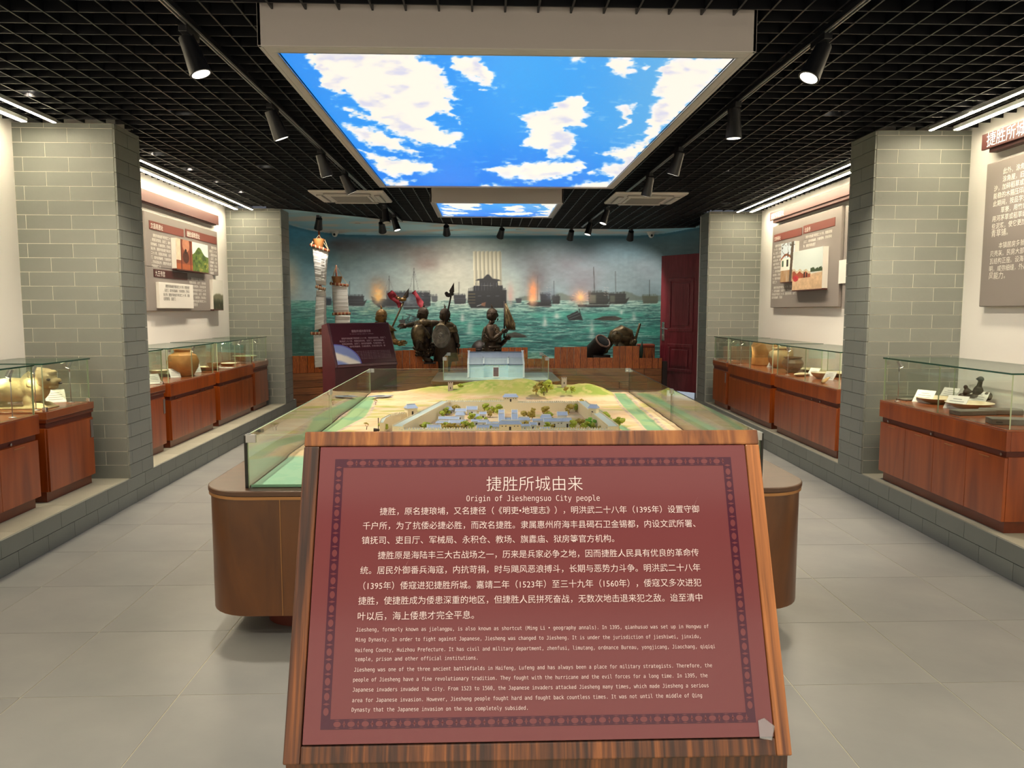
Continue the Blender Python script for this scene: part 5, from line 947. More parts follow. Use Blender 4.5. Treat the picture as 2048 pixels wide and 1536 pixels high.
M['hwall'] = mat('hall_wall', 'CDE8F0', .6); M['hroof'] = mat('hall_roof', 'CCD6E0', .5); M['hridge'] = mat('hall_ridge', '5A6A80', .5); M['hwhite'] = mat('hall_gable', 'F0F6F8', .5)
def hall():
    x0 = onY(935, 755, 8.75).x-.11; x1 = onY(1049, 755, 8.75).x-.11; H1 = .155; w_ = x1-x0; c0 = x0+w_*.285; c1 = x0+w_*.715
    MB().box(x0, c0, -.15, -.0, 0, H1).box(c1, x1, -.15, 0, 0, H1).box(c0, c1, -.09, 0, 0, H1).build('front_wall', M['hwall'], hm); MB().box(x0, x1, 0, .3, 0, H1).build('rear_hall', M['hwall'], hm)
    MB().box(x0-.01, x1+.01, -.17, .3, -.001, .008).box((c0+c1)/2-.035, (c0+c1)/2+.035, -.2, -.09, .008, .016).build('steps', M['hwhite'], hm)
    for a, b, y0 in ((x0, c0-.008, -.165), (c0+.008, c1-.008, -.12), (c1+.008, x1, -.165)):
        r = MB().prism([(y0, H1), (y0, H1+.006), (-.0, H1+.062), (.0, H1)], a, b).build('lower_roof', M['hroof'], hm)
        tb_ = MB(); n = max(4, int((b-a)/.014))
        for k in range(n+1): x = a+(b-a)*k/n; tb_.tube((x, y0, H1+.007), (x, -.0, H1+.064), .0025, n=5)
        tb_.build('tile_rib', M['hroof'], r); MB().box(a, b, y0-.003, y0+.002, H1-.002, H1+.006).build('eave', M['hridge'], r)
    up_ = MB().prism([(-.02, H1+.05), (-.02, H1+.058), (.14, H1+.125), (.3, H1+.058), (.3, H1+.05)], x0+.02, x1-.02).build('upper_roof', M['hroof'], hm); rb = MB()
    for k in range(44): x = x0+.03+(w_-.06)*k/43; rb.tube((x, -.02, H1+.059), (x, .14, H1+.127), .0026, n=5)
    rb.build('tile_rib', M['hroof'], up_); MB().box(x0+.02, x1-.02, .132, .148, H1+.125, H1+.137).build('ridge', M['hridge'], up_)
    for x in (x0, x1-.02): MB().prism([(-.17, 0), (-.17, H1+.012), (-.02, H1+.075), (.14, H1+.145), (.3, H1+.07), (.3, 0)], x, x+.02).build('gable_wall', M['hwhite'], hm); MB().box(x-.005, x+.025, .12, .16, H1+.14, H1+.15).build('gable_finial', M['hwhite'], hm)
    for x in (c0, c1): MB().prism([(-.17, H1), (-.17, H1+.014), (-.0, H1+.078), (.0, H1)], x-.008, x+.008).build('party_wall', M['hwhite'], hm); MB().ball((x, -.17, H1+.004), .011, 10).build('drip_ornament', M['hridge'], hm); MB().path([(x, -.02, H1+.07), (x+(.012 if x < .0 else -.012)*-1, -.02, H1+.085)], .003, 6).build('ridge_tip', M['hridge'], hm)
    m_ = (c0+c1)/2; MB().box(m_-.03, m_+.03, -.096, -.09, .016, .12).build('doorway', mat('hall_door', '6A4A52', .6), hm); fr_ = MB().box(m_-.037, m_-.03, -.1, -.09, .01, .127).box(m_+.03, m_+.037, -.1, -.09, .01, .127).box(m_-.037, m_+.037, -.1, -.09, .12, .127).build('door_frame', M['hwhite'], hm)
    fz = MB()
    for k in range(9): fz.ball((c0+.03+(c1-c0-.06)*k/8, -.093, H1-.012), .006, 6)
    fz.build('painted_frieze', mat('frieze', 'E3E6C4', .5), hm)
    l = bpy.data.lights.new('model_lamp', 'POINT'); l.energy = .9; l.color = (1, .97, .7); l.shadow_soft_size = .01; o = bpy.data.objects.new('model_lamp', l); C.objects.link(o); o.location = (m_+.11, 8.9-.32, .704+H1+.06)
hall()
# ------------------------------------------------------------------ front lectern
LC = Vector((.0949, 1.3810, .9684)); TI = math.radians(67.708); LW, LH = .84, .5347
def slope_axes(ya, ti): return Vector((math.cos(ya), math.sin(ya), 0)), Vector((-math.sin(ya), math.cos(ya), 0))*math.cos(ti)+Vector((0, 0, 1))*math.sin(ti)
def lectern(Cc, ya, ti, W, Hh, label, small=False, mg=(.03, .028, .03, .03), dark=False):
    r, u = slope_axes(ya, ti); n = r.cross(u); e = empty('lectern', (Cc.x, Cc.y, 0), ya, label, 'lectern')
    mw_, lk = (M['lect'], M['lectT']) if not dark else (M['lectdark'], M['lectdark'])
    ct, st = math.cos(ti), math.sin(ti); L_, R_, T_, B_ = mg; hw = W/2; zc = Cc.z
    # side profile (y, z) in local frame; slope point at parameter s along u: (s*ct, zc+s*st)
    s0, s1 = -Hh/2-B_, Hh/2+T_; no = -.006; off_ = Vector((0, 0))
    def sp(s, o): return (s*ct+o*st, zc+s*st-o*ct)
    a = sp(s0, .02); b = sp(s1, .02); prof = [(a[0], 0), (b[0]+.09, 0), (b[0]+.09, b[1]-.02), b, a]
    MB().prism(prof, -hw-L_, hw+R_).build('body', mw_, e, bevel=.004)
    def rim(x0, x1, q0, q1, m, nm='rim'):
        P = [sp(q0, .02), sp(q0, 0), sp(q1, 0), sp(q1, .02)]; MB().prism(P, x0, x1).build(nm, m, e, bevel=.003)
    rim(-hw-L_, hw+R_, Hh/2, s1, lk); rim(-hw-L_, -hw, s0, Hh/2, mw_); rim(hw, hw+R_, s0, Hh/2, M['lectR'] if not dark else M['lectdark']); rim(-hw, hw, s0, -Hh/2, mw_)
    # sign plate
    pl = empty('sign_plate', (0, 0, zc), parent=e); pl.rotation_euler = (ti, 0, 0)
    MB().box(-hw+.003, hw-.003, -Hh/2+.002, Hh/2-.002, -.012, .003).box(-hw+.002, hw-.002, -Hh/2+.001, Hh/2-.001, -.014, -.004, 1).build('plate', [M['maroon'] if not dark else M['maroon2'], M['edgew']], pl, bevel=.001)
    return e, pl, r, u, n
e, pl, r, u, n_ = lectern(LC, math.radians(-.064), TI, LW, LH, 'scorched wooden lectern in the foreground with a large maroon text plate')
def on_plate(x, y):
    d = ray(x, y); t = (LC-CAMP).dot(n_)/d.dot(n_); q = CAMP+d*t-LC; return q.dot(r), q.dot(u)
# ornamental border: dark band with lozenges and ovals left in plate colour
bd = MB(); hw, hh = LW/2, LH/2; o_, i_ = .030, .050
x0, y0 = on_plate(672, 917); i0 = on_plate(686, 932); bx = -x0; by = y0; th = .0165; bx = .387; by = .241
zq = .0034
def rect(mb, a, b, c, d, m=0, z=zq): mb.add([(a, c, z), (b, c, z), (b, d, z), (a, d, z)], [(0, 1, 2, 3)], m)
rect(bd, -bx, bx, by-th, by); rect(bd, -bx, bx, -by, -by+th); rect(bd, -bx, -bx+th, -by+th, by-th); rect(bd, bx-th, bx, -by+th, by-th); bd.build('border_band', M['maroond'], pl)
sm = MB(); st_ = .0247
def oval(cx, cy, rx, ry, n=12): sm.add([(cx+rx*math.cos(2*PI*k/n), cy+ry*math.sin(2*PI*k/n), zq+.0004) for k in range(n)], [tuple(range(n))])
def loz(cx, cy, rx, ry): sm.add([(cx+rx, cy, zq+.0004), (cx, cy+ry, zq+.0004), (cx-rx, cy, zq+.0004), (cx, cy-ry, zq+.0004)], [(0, 1, 2, 3)])
k = -bx+st_*.9
nH = int((2*bx-st_)/st_)
for j in range(nH):
    cx = -bx+th+ (2*bx-2*th)*(j+.5)/nH; s2 = (2*bx-2*th)/nH
    for cy in (by-th/2, -by+th/2): oval(cx, cy, .0066, .0048); loz(cx+s2/2, cy, .0022, .0062); loz(cx, cy+.0066, .0055, .0008); loz(cx, cy-.0066, .0055, .0008); loz(cx+s2*.5, cy, .0045, .0012)
nV = int((2*by-2*th)/st_)
for j in range(nV):
    s2 = (2*by-2*th)/nV; cy = -by+th+s2*(j+.5)
    for cx in (bx-th/2, -bx+th/2): oval(cx, cy, .0048, .0066); loz(cx, cy+s2/2, .0062, .0022)
sm.build('border_motif', M['maroon'], pl)
TX = [('捷胜所城由来', 973, 982, 1165, 981, 0), ('Origin of Jieshengsuo City people', 933, 1003, 1199, 1002, 1),
 ('捷胜，原名捷琅埔，又名捷径（《明吏•地理志》），明洪武二十八年（1395年）设置守御', 760, 1031, 1398, 1026, 0), ('千户所，为了抗倭必捷必胜，而改名捷胜。隶属惠州府海丰县碣石卫金锡都，内设文武所署、', 726, 1060, 1390, 1055, 0),
 ('镇抚司、吏目厅、军械局、永积仓、教场、旗纛庙、狱房等官方机构。', 724, 1089, 1228, 1085, 0), ('捷胜原是海陆丰三大古战场之一，历来是兵家必争之地，因而捷胜人民具有优良的革命传', 756, 1119, 1397, 1113, 0),
 ('统。居民外御番兵海寇，内抗苛捐，时与飓风恶浪搏斗，长期与恶势力斗争。明洪武二十八年', 721, 1149, 1400, 1143, 0), ('（1395年）倭寇进犯捷胜所城。嘉靖二年（1523年）至三十九年（1560年），倭寇又多次进犯', 727, 1180, 1402, 1173, 0),
 ('捷胜，使捷胜成为倭患深重的地区，但捷胜人民拼死奋战，无数次地击退来犯之敌。迨至清中', 717, 1210, 1404, 1203, 0), ('叶以后，海上倭患才完全平息。', 716, 1241, 948, 1238, 0),
 ('Jiesheng, formerly known as jielangpu, is also known as shortcut (Ming Li • geography annals). In 1395, qianhusuo was set up in Hongwu of', 713, 1263, 1416, 1256, 1), ('Ming Dynasty. In order to fight against Japanese, Jiesheng was changed to Jiesheng. It is under the jurisdiction of jieshiwei, jinxidu,', 712, 1283, 1400, 1276, 1),
 ('Haifeng County, Huizhou Prefecture. It has civil and military department, zhenfusi, limutang, ordnance Bureau, yongjicang, Jiaochang, qiqiqi', 711, 1304, 1429, 1296, 1), ('temple, prison and other official institutions.', 711, 1322, 955, 1319, 1),
 ('Jiesheng was one of the three ancient battlefields in Haifeng, Lufeng and has always been a place for military strategists. Therefore, the', 709, 1343, 1423, 1334, 1), ('people of Jiesheng have a fine revolutionary tradition. They fought with the hurricane and the evil forces for a long time. In 1395, the', 707, 1363, 1414, 1354, 1),
 ('Japanese invaders invaded the city. From 1523 to 1560, the Japanese invaders attacked Jiesheng many times, which made Jiesheng a serious', 706, 1383, 1416, 1374, 1), ('area for Japanese invasion. However, Jiesheng people fought hard and fought back countless times. It was not until the middle of Qing', 705, 1404, 1403, 1394, 1), ('Dynasty that the Japanese invasion on the sea completely subsided.', 704, 1423, 1055, 1419, 1)]
for s_, ax, ay, bx_, by_, mono in TX:
    a = on_plate(ax, ay); b = on_plate(bx_, by_); wd = math.hypot(b[0]-a[0], b[1]-a[1])
    text('lettering', s_, pl, (a[0], a[1]+(.0 if mono else .0015), zq+.0006), (0, 0, math.atan2(b[1]-a[1], b[0]-a[0])), wd, M['ink'], mono=bool(mono), ys=1.15 if mono else 1.0, off=(-.009 if ay < 1000 else -.0045) if not mono else -.004)
MB().quadbox([(0, 0), (.022, -.004), (.03, .02), (.012, .034), (0, .03)], .0035, .006).build('tape_corner', glassmat('clear_tape', (.9, .86, .9), 3), pl, loc=(hw-.03, -hh, 0), bevel=.001)
# ------------------------------------------------------------------ second lectern
M['lectdark'] = mat('dark_maroon_wood', '4A1E26', .4, var=.15, vscale=6); M['maroon2'] = mat('dark_plate', '3E1F28', .12, spec=.6)
LC2 = Vector((-1.3862, 8.7206, 1.105)); e2, pl2, r2, u2, n2_ = lectern(LC2, math.radians(43.664), math.radians(71.277), .8, .4712, 'dark maroon lectern with a tilted text plate, before the left mural', dark=True, mg=(.025, .012, .012, .03))
text('lettering', '捷胜所城抗倭场景', pl2, (-.13, .135, zq), (0, 0, 0), .26, M['ink2'] if 'ink2' in M else M.setdefault('ink2', mat('plate_lettering', '9A7A86', .4)))
text('lettering', 'The scene of fighting invaders in Jieshengsuo', pl2, (-.16, .11, zq), (0, 0, 0), .32, M['ink2'], mono=True)
for i in range(5): text('lettering', (FIL+FIL)[i*7:i*7+(26 if i < 4 else 3)], pl2, (-.31+(.03 if i == 0 else 0), .055-i*.032, zq), (0, 0, 0), .6 if i < 4 else .04, M['ink2'], res=1)
for i in range(6): text('lettering', 'Jiesheng people fought hard and fought back countless times in the battle on the sea', pl2, (-.18, -.095-i*.017, zq), (0, 0, 0), .52, M['ink2'], mono=True, res=1)
# arc-shaped blue patch with a pale band in the lower left corner of that plate
U_, V_ = np.meshgrid(np.linspace(0, 1, 60), np.linspace(0, 1, 60)); ang = U_*PI/2; rad = V_*.30; PX = -.395+rad*np.cos(ang)*1.05; PY = -.232+rad*np.sin(ang)*.78
cc = np.zeros(U_.shape+(3,))+hx('6E7CB0'); nn = fbm(PX*14, PY*14, 8); cc = mixc(cc, hx('D3CCC2'), sstep(.02, -.02, np.abs(PY+.13+(PX+.395)*.45+.03*(nn-.5))-.045)); cc = mixc(cc, hx('4A4A9A'), sstep(.93, .97, V_))
grid_obj('arc_patch', np.stack([PX, PY, np.full(PX.shape, zq+.0003)], -1), cc, M['photo'], pl2)
# ------------------------------------------------------------------ bronze soldiers in front of the mural
def bronze(name, h, h2, scale=0, rough=.38):
    m = mat(name, h, rough, .55, bump=.35, bscale=60, var=.22, vscale=14, h2=h2)
    if scale:
        t = m.node_tree; b = t.nodes['Principled BSDF']; tc = t.nodes.new('ShaderNodeTexCoord'); v = t.nodes.new('ShaderNodeTexVoronoi'); v.inputs['Scale'].default_value = scale; mp = t.nodes.new('ShaderNodeMapping'); mp.inputs['Scale'].default_value = (1, 1, .8)
        t.links.new(tc.outputs['Object'], mp.inputs[0]); t.links.new(mp.outputs[0], v.inputs['Vector']); bp = t.nodes.new('ShaderNodeBump'); bp.inputs['Strength'].default_value = 1; bp.inputs['Distance'].default_value = .02; bp.invert = True
        t.links.new(v.outputs['Distance'], bp.inputs['Height']); t.links.new(bp.outputs[0], b.inputs['Normal'])
    return m
M['brz'] = bronze('statue_bronze', '4A3A29', '1A120D'); M['brzs'] = bronze('statue_scale_armour', '5E4B35', '1E1610', 26); M['brzg'] = bronze('statue_gilt', '94703A', '3A2614'); M['brzl'] = bronze('statue_light', '7C6A4A', '2E2419'); M['silver'] = bronze('shield_metal', '9A958C', '5A544C'); M['darkiron'] = mat('dark_iron', '2C2422', .45, .5, bump=.3, bscale=30)
M['pennant'] = mat('red_pennant', '8E2230', .7, bump=.2, bscale=20)
def skin(name, nodes, edges, m, parent, sub=2):
    names = list(nodes); me = bpy.data.meshes.new(name); me.from_pydata([nodes[k][0] for k in names], [(names.index(a), names.index(b)) for a, b in edges], []); me.materials.append(m)
    o = link(name, me, parent); md = o.modifiers.new('skin', 'SKIN'); md.use_smooth_shade = True; sv = me.skin_vertices[0].data
    for i, k in enumerate(names): rr_ = nodes[k][1]; rr_ = (rr_, rr_) if not isinstance(rr_, tuple) else rr_; sv[i].radius = rr_; sv[i].use_root = (i == 0)
    s_ = o.modifiers.new('sub', 'SUBSURF'); s_.levels = s_.render_levels = sub; return o
def head(parent, c, face, r=.105, m='brz', tall=1.0, crest=True, name='head', tiltx=0):
    """face: yaw of the viewing direction of the face (0 = local -Y). Continuous sculpted head with brow, nose, mouth, chin, ears."""
    bm = bmesh.new(); bmesh.ops.create_uvsphere(bm, u_segments=28, v_segments=20, radius=1)
    for v in bm.verts:
        x, y, z = v.co; f = max(0, -y)
        v.co.x = x*.78*(1-.18*max(0, -z)*f); v.co.y = y*.92; v.co.z = z*1.12
        nose = math.exp(-(x/.13)**2-((z+.12)/.2)**2)*(f > .5)*.22; brow = math.exp(-((z-.16)/.08)**2-(x/.5)**2)*(f > .3)*.09; eye = -(math.exp(-((abs(x)-.3)/.12)**2-((z-.03)/.07)**2))*(f > .4)*.13
        mouth = -math.exp(-(x/.2)**2-((z+.48)/.03)**2)*(f > .4)*.08+math.exp(-(x/.2)**2-((z+.42)/.05)**2)*(f > .4)*.06+math.exp(-(x/.2)**2-((z+.55)/.05)**2)*(f > .4)*.05; chin = math.exp(-(x/.25)**2-((z+.82)/.16)**2)*(f > .2)*.16
        v.co.y -= nose+brow+eye+mouth+chin
    me = bpy.data.meshes.new(name); bm.to_mesh(me); bm.free(); me.materials.append(M[m]); me.polygons.foreach_set('use_smooth', [True]*len(me.polygons)); o = link(name, me, parent); o.location = c; o.scale = (r, r, r*tall); o.rotation_euler = (tiltx, 0, face)
    MB().ball((-.8, .02, -.02), (.1, .17, .26), 10).ball((.8, .02, -.02), (.1, .17, .26), 10).build('ear', M[m], o, smooth=True)
    ey = MB()
    for sx in (-1, 1): ey.ball((sx*.29, -.8, .03), (.13, .09, .06), 10)
    ey.build('eye_shade', M['darkiron'], o, smooth=True)  # dark colour stands in for the shade of hollow eye sockets
    bd_ = MB()
    for sx in (-1, 1): bd_.path([(sx*.04, -1.02, -.34), (sx*.2, -.95, -.38), (sx*.34, -.8, -.52)], [.04, .05, .02], 6).path([(sx*.1, -.95, .17), (sx*.3, -.87, .2), (sx*.5, -.72, .14)], [.03, .05, .02], 6)
    bd_.path([(0, -.98, -.62), (0, -.98, -.85), (0, -.85, -1.1)], [.12, .14, .03], 8).build('beard', M['darkiron'], o, smooth=True)
    h = MB().lathe([(.8, .22), (.86, .26), (.85, .38), (.78, .64), (.58, .9), (.3, 1.07), (.12, 1.14), (0, 1.16)], 26)
    h.lathe([(.9, .2), (.95, .25), (.88, .31)], 26)
    for sx in (-1, 1): h.ball((sx*.7, .3, -.3), (.16, .3, .42), 12)
    h.ball((0, .62, -.3), (.62, .32, .55), 14)
    if crest: h.ball((0, 0, 1.3), (.16, .16, .2), 10).tube((0, .02, 1.3), (0, .15, 1.75), .13, .05, 10).ball((0, -.82, .55), (.16, .1, .22), 8)
    h.build('helmet', M[m], o, smooth=True); return o
def hand(parent, c, d, m, r=.042, closed=True, name='hand'):
    """palm with four separate curled fingers of different length and a side thumb, closed round a shaft along local Z"""
    c = Vector(c); d = Vector(d).normalized(); s_ = Vector((0, 0, 1)); q = d.cross(s_).normalized(); b = MB(); b.ball(c, (r*.9, r*.9, r*1.0), 12)
    for k, L_ in enumerate((.8, 1.0, .95, .75)):
        z = c+s_*(r*(.75-.5*k)); P = [z+d*r*.4-q*r*.35, z+d*r*1.3-q*r*.4, z+d*r*1.75*L_+q*r*.15, z+d*r*1.2*L_+q*r*.75, z+d*r*.6+q*r*.7] if closed else [z+d*r*.4, z+d*r*1.4*L_, z+d*r*2.3*L_-s_*r*.15, z+d*r*2.9*L_-s_*r*.4]
        b.path(P, [r*.26, r*.26, r*.24, r*.2, r*.14][:len(P)], 7)
    b.path([c-s_*r*.1+d*r*.1+q*r*.4, c+s_*r*.5+d*r*.7+q*r*.9, c+s_*r*.7+d*r*1.4+q*r*.7], [r*.3, r*.26, r*.18], 7); return b.build(name, M[m], parent, smooth=True)
def spearhead(mb, tip, base, w_=.035):
    tip = Vector(tip); base = Vector(base); d = (tip-base); s_ = d.cross(Vector((0, 1, 0))).normalized(); mid = base+d*.35
    mb.add([base, mid+s_*w_, tip, mid-s_*w_, mid+Vector((0, -.012, 0)), mid+Vector((0, .012, 0))], [(0, 1, 4), (1, 2, 4), (2, 3, 4), (3, 0, 4), (0, 5, 1), (1, 5, 2), (2, 5, 3), (3, 5, 0)])
def ribbon(P, w_):
    P = [Vector(p) for p in P]; b = MB(); v = []; n = len(P)
    for i in range((n-1)*5+1):
        t = i/5; k = min(int(t), n-2); f = t-k; p = P[k].lerp(P[k+1], f); d = (P[k+1]-P[k]).normalized(); s_ = d.cross(Vector((0, 1, 0))).normalized(); q = w_*(.75+.25*math.sin(t*2.2))
        y = .02*math.sin(t*4); v += [p-s_*q+Vector((0, y, 0)), p+s_*q+Vector((0, -y, 0)), p+s_*q+Vector((0, -y+.008, 0)), p-s_*q+Vector((0, y+.008, 0))]
    m = len(v)//4; b.add(v, [(4*i+a, 4*i+(a+1) % 4, 4*i+4+(a+1) % 4, 4*i+4+a) for i in range(m-1) for a in range(4)]+[(0, 1, 2, 3), (4*m-4, 4*m-1, 4*m-2, 4*m-3)]); return b
def mk(cx, cy, Y, label, cat='statue'):
    o = onY(cx, cy, Y); base = Vector((o.x, Y, 0)); e = empty('soldier_statue', base, 0, label, cat); 
    return e, (lambda x, y, dy=0: tuple(onY(x, y, Y+dy)-base))
def scales_skirt(e, c, r0, r1, h, m='brzs', n=24, rows=5, name='scale_skirt', sx=1, sy=.8):
    b = MB(); b.lathe([(r0, h), (r0*1.02, h*.8), ((r0+r1)/2, h*.4), (r1, 0), (r1*.96, 0), (r0*.9, h*.9)], n, c, sx=sx, sy=sy); o = b.build(name, M[m], e, smooth=True)
    s_ = MB()
    for j in range(rows):
        t = (j+.6)/rows; z = h*(1-t); r = r0+(r1-r0)*t
        for k in range(n):
            a = 2*PI*(k+.5*(j % 2))/n; s_.ball((c[0]+r*1.01*math.cos(a)*sx, c[1]+r*1.01*math.sin(a)*sy, c[2]+z), (r*.13, r*.13, h*.5/rows), 6)
    s_.build('armour_scale', M['brz'], o, smooth=True); return o
# --- central soldier in profile, holding a furled flag
Yc = 12.85; e, J = mk(983, 700, Yc, 'bronze soldier in profile at the centre, holding a furled flag upright')
hC = J(984, 629); N = {'hip': (J(984, 712), (.15, .12)), 'waist': (J(984, 693), (.125, .11)), 'chest': (J(984, 668), (.155, .13)), 'neck': (J(984, 648), .06), 'jaw': (J(984, 638), .055),
 'shR': (J(977, 657, -.12), .075), 'elR': (J(984, 681, -.18), .055), 'wrR': (J(1005, 664, -.1), .035), 'shL': (J(989, 656, .14), .07), 'elL': (J(1000, 692, .12), .05), 'wrL': (J(1013, 678, 0), .035),
 'thR': (J(978, 735, -.08), .1), 'knR': (J(978, 765, -.08), .075), 'anR': (J(977, 792, -.08), .05), 'ftR': (J(986, 796, -.08), .04), 'thL': (J(991, 735, .08), .1), 'knL': (J(992, 765, .08), .075), 'anL': (J(992, 792, .08), .05), 'ftL': (J(1001, 796, .08), .04)}
E_ = [('hip', 'waist'), ('waist', 'chest'), ('chest', 'neck'), ('neck', 'jaw'), ('chest', 'shR'), ('shR', 'elR'), ('elR', 'wrR'), ('chest', 'shL'), ('shL', 'elL'), ('elL', 'wrL'), ('hip', 'thR'), ('thR', 'knR'), ('knR', 'anR'), ('anR', 'ftR'), ('hip', 'thL'), ('thL', 'knL'), ('knL', 'anL'), ('anL', 'ftL')]
skin('body', N, E_, M['brz'], e); head(e, hC, PI/2+.15, .1, 'brz')
c0 = J(984, 722); scales_skirt(e, (c0[0], c0[1], c0[2]), .145, .19, J(984, 690)[2]-c0[2], n=26, rows=6)
c1 = J(983, 684); MB().lathe([(.085, .275), (.15, .25), (.185, .17), (.2, .06), (.195, .0), (.16, .02), (.08, .25)], 26, c1, sy=.85, sx=.85).build('shoulder_cape', M['brzs'], e, smooth=True)
MB().lathe([(.17, .05), (.178, .025), (.17, 0)], 24, J(984, 697), sy=.85, sx=.85).build('belt', M['brz'], e, smooth=True)
hand(e, J(1007, 662, -.08), (1, 0, .1), 'brz'); hand(e, J(1013, 676, 0), (1, 0, .1), 'brz')
MB().path([J(1009, 602), J(1009, 640), J(1008, 676)], .014, 10).build('flag_pole', M['darkiron'], e, smooth=True); fb = MB()
for k, (dx, r) in enumerate([(0, .03), (5, .036), (9, .034), (13, .026)]): fb.path([J(1011, 607, -.02*k), J(1013+dx*.5, 630, -.03*(k % 2)), J(1014+dx, 648, -.03+.03*k), J(1017+dx*.9, 659, 0)], [.02, r, r*1.3, r*.9], 8)
fb.build('furled_flag', M['brzl'], e, smooth=True)
# dark iron dome behind
tag(MB().ball((0, 0, 0), (.17, .17, .17), 28).ball((0, 0, .0), (.175, .175, .03), 28).build('iron_dome', M['darkiron'], loc=onY(962, 699, 13.3), smooth=True), 'dark rounded iron dome left of the central soldier', 'dome')
# --- climbing soldier seen from behind, left
Yb = 12.1; e, J = mk(850, 722, Yb, 'scale-armoured bronze soldier with arms spread and one leg over the planks')
N = {'hip': (J(851, 688), (.14, .12)), 'waist': (J(852, 675), (.125, .11)), 'chest': (J(851, 655), (.16, .12)), 'neck': (J(847, 642), .06), 'jaw': (J(846, 634), .055),
 'shR': (J(839, 650, 0), .07), 'elR': (J(827, 649, .1), .05), 'wrR': (J(813, 652, .2), .032), 'shL': (J(861, 647), .07), 'elL': (J(871, 646, .05), .05), 'wrL': (J(879, 645, .1), .035),
 'thR': (J(842, 694, -.12), .095), 'knR': (J(832, 679, -.25), .085), 'anR': (J(834, 696, -.2), .05), 'ftR': (J(825, 697, -.22), .04), 'thL': (J(852, 702, 0), .1), 'knL': (J(853, 712, -.05), .08), 'anL': (J(853, 721, -.1), .055), 'ftL': (J(866, 723, -.15), .04)}
skin('body', N, E_, M['brz'], e); head(e, J(846, 628), .75, .1, 'brz', tiltx=.2)
MB().ball(J(837, 668, -.22), (.12, .07, .17), 16).build('thigh_guard', M['brzs'], e, smooth=True); MB().ball(J(836, 667, -.25), (.1, .06, .14), 14).build('thigh_scales', M['brzl'], e, smooth=True)
c0 = J(852, 712); scales_skirt(e, c0, .14, .16, J(852, 684)[2]-c0[2], n=20, rows=5); MB().path([J(843, 650, -.1), J(852, 664, -.13), J(860, 676, -.12)], [.03, .035, .03], 8).path([J(833, 648, 0), J(846, 645, -.1), J(862, 648, -.05)], [.05, .07, .05], 10).build('sash', M['brzl'], e, smooth=True)
MB().box(-.09, .09, -.1, .06, 0, .02).build('boot_sole', M['darkiron'], e, loc=J(860, 727, -.1)); hand(e, J(881, 645, .12), (1, 0, 0), 'brz', closed=False); hand(e, J(810, 652, .2), (-1, 0, 0), 'brz', closed=False)
ribbon([J(845, 613), J(839, 603, .05), J(834, 592, .02), (J(827, 583, .05))], .05).build('red_streamer', M['pennant'], e, smooth=True)
# --- soldier with the round shield and halberd
Ys = 11.95; e, J = mk(893, 722, Ys, 'bronze soldier with a round embossed shield and a tall halberd')
N = {'hip': (J(893, 690), (.13, .12)), 'waist': (J(893, 678), (.12, .11)), 'chest': (J(892, 660), (.15, .12)), 'neck': (J(891, 645), .06), 'jaw': (J(890, 637), .05),
 'shR': (J(881, 655), .07), 'elR': (J(874, 668, -.1), .05), 'wrR': (J(880, 678, -.15), .035), 'shL': (J(904, 656), .07), 'elL': (J(913, 676, 0), .052), 'wrL': (J(915, 688, .0), .035),
 'thR': (J(887, 705, 0), .09), 'knR': (J(884, 722, 0), .07), 'anR': (J(883, 745, .0), .05), 'ftR': (J(879, 748, -.1), .04), 'thL': (J(897, 705, 0), .09), 'knL': (J(895, 722, 0), .07), 'anL': (J(894, 745, 0), .05), 'ftL': (J(898, 748, -.1), .04)}
skin('body', N, E_, M['brz'], e); head(e, J(890, 630), .95, .095, 'brz'); c0 = J(892, 722)
MB().lathe([(.14, .42), (.15, .34), (.17, .2), (.2, .0), (.19, 0), (.12, .4)], 22, c0, sy=.8).build('long_robe', M['brz'], e, smooth=True); MB().lathe([(.08, .16), (.16, .1), (.19, 0), (.17, 0)], 20, J(892, 664), sy=.8).build('shoulder_cape', M['brzl'], e, smooth=True)
hand(e, J(916, 691), (.1, 0, -1), 'brz', closed=False); s0 = J(883, 673, -.28)
sh = MB().lathe([(0, .035), (.05, .035), (.06, .02), (.11, .028), (.115, .014), (.165, .018), (.17, .006), (.178, .012), (.178, 0), (0, -.01)], 40).build('shield', M['silver'], e, auto=True); sh.location = s0; sh.rotation_euler = (PI/2, 0, -.9); sh.rotation_euler = (PI/2-.0, .0, -.62)
sb = MB()
for k in range(9): a = k*.7; sb.ball((.03*math.cos(a)*(k/9+.3), .03*math.sin(a)*(k/9+.3), .036), (.014, .014, .012), 8)
for k in range(28): a = 2*PI*k/28; sb.ball((.14*math.cos(a), .14*math.sin(a), .02), (.006, .006, .006), 6)
sb.build('embossing', M['silver'], sh, smooth=True)
hb = MB().tube(J(890, 650, -.1), J(902, 592, -.1), .013, n=10); hb2 = MB(); spearhead(hb2, J(908, 565, -.1), J(901, 592, -.1), .04); hb.build('halberd_shaft', M['darkiron'], e, smooth=True); hb2.ball(J(897, 590, -.1), (.05, .02, .035), 10).ball(J(893, 587, -.1), (.03, .02, .03), 8).ball(J(904, 588, -.1), (.03, .02, .03), 8).build('halberd_blade', M['darkiron'], e)
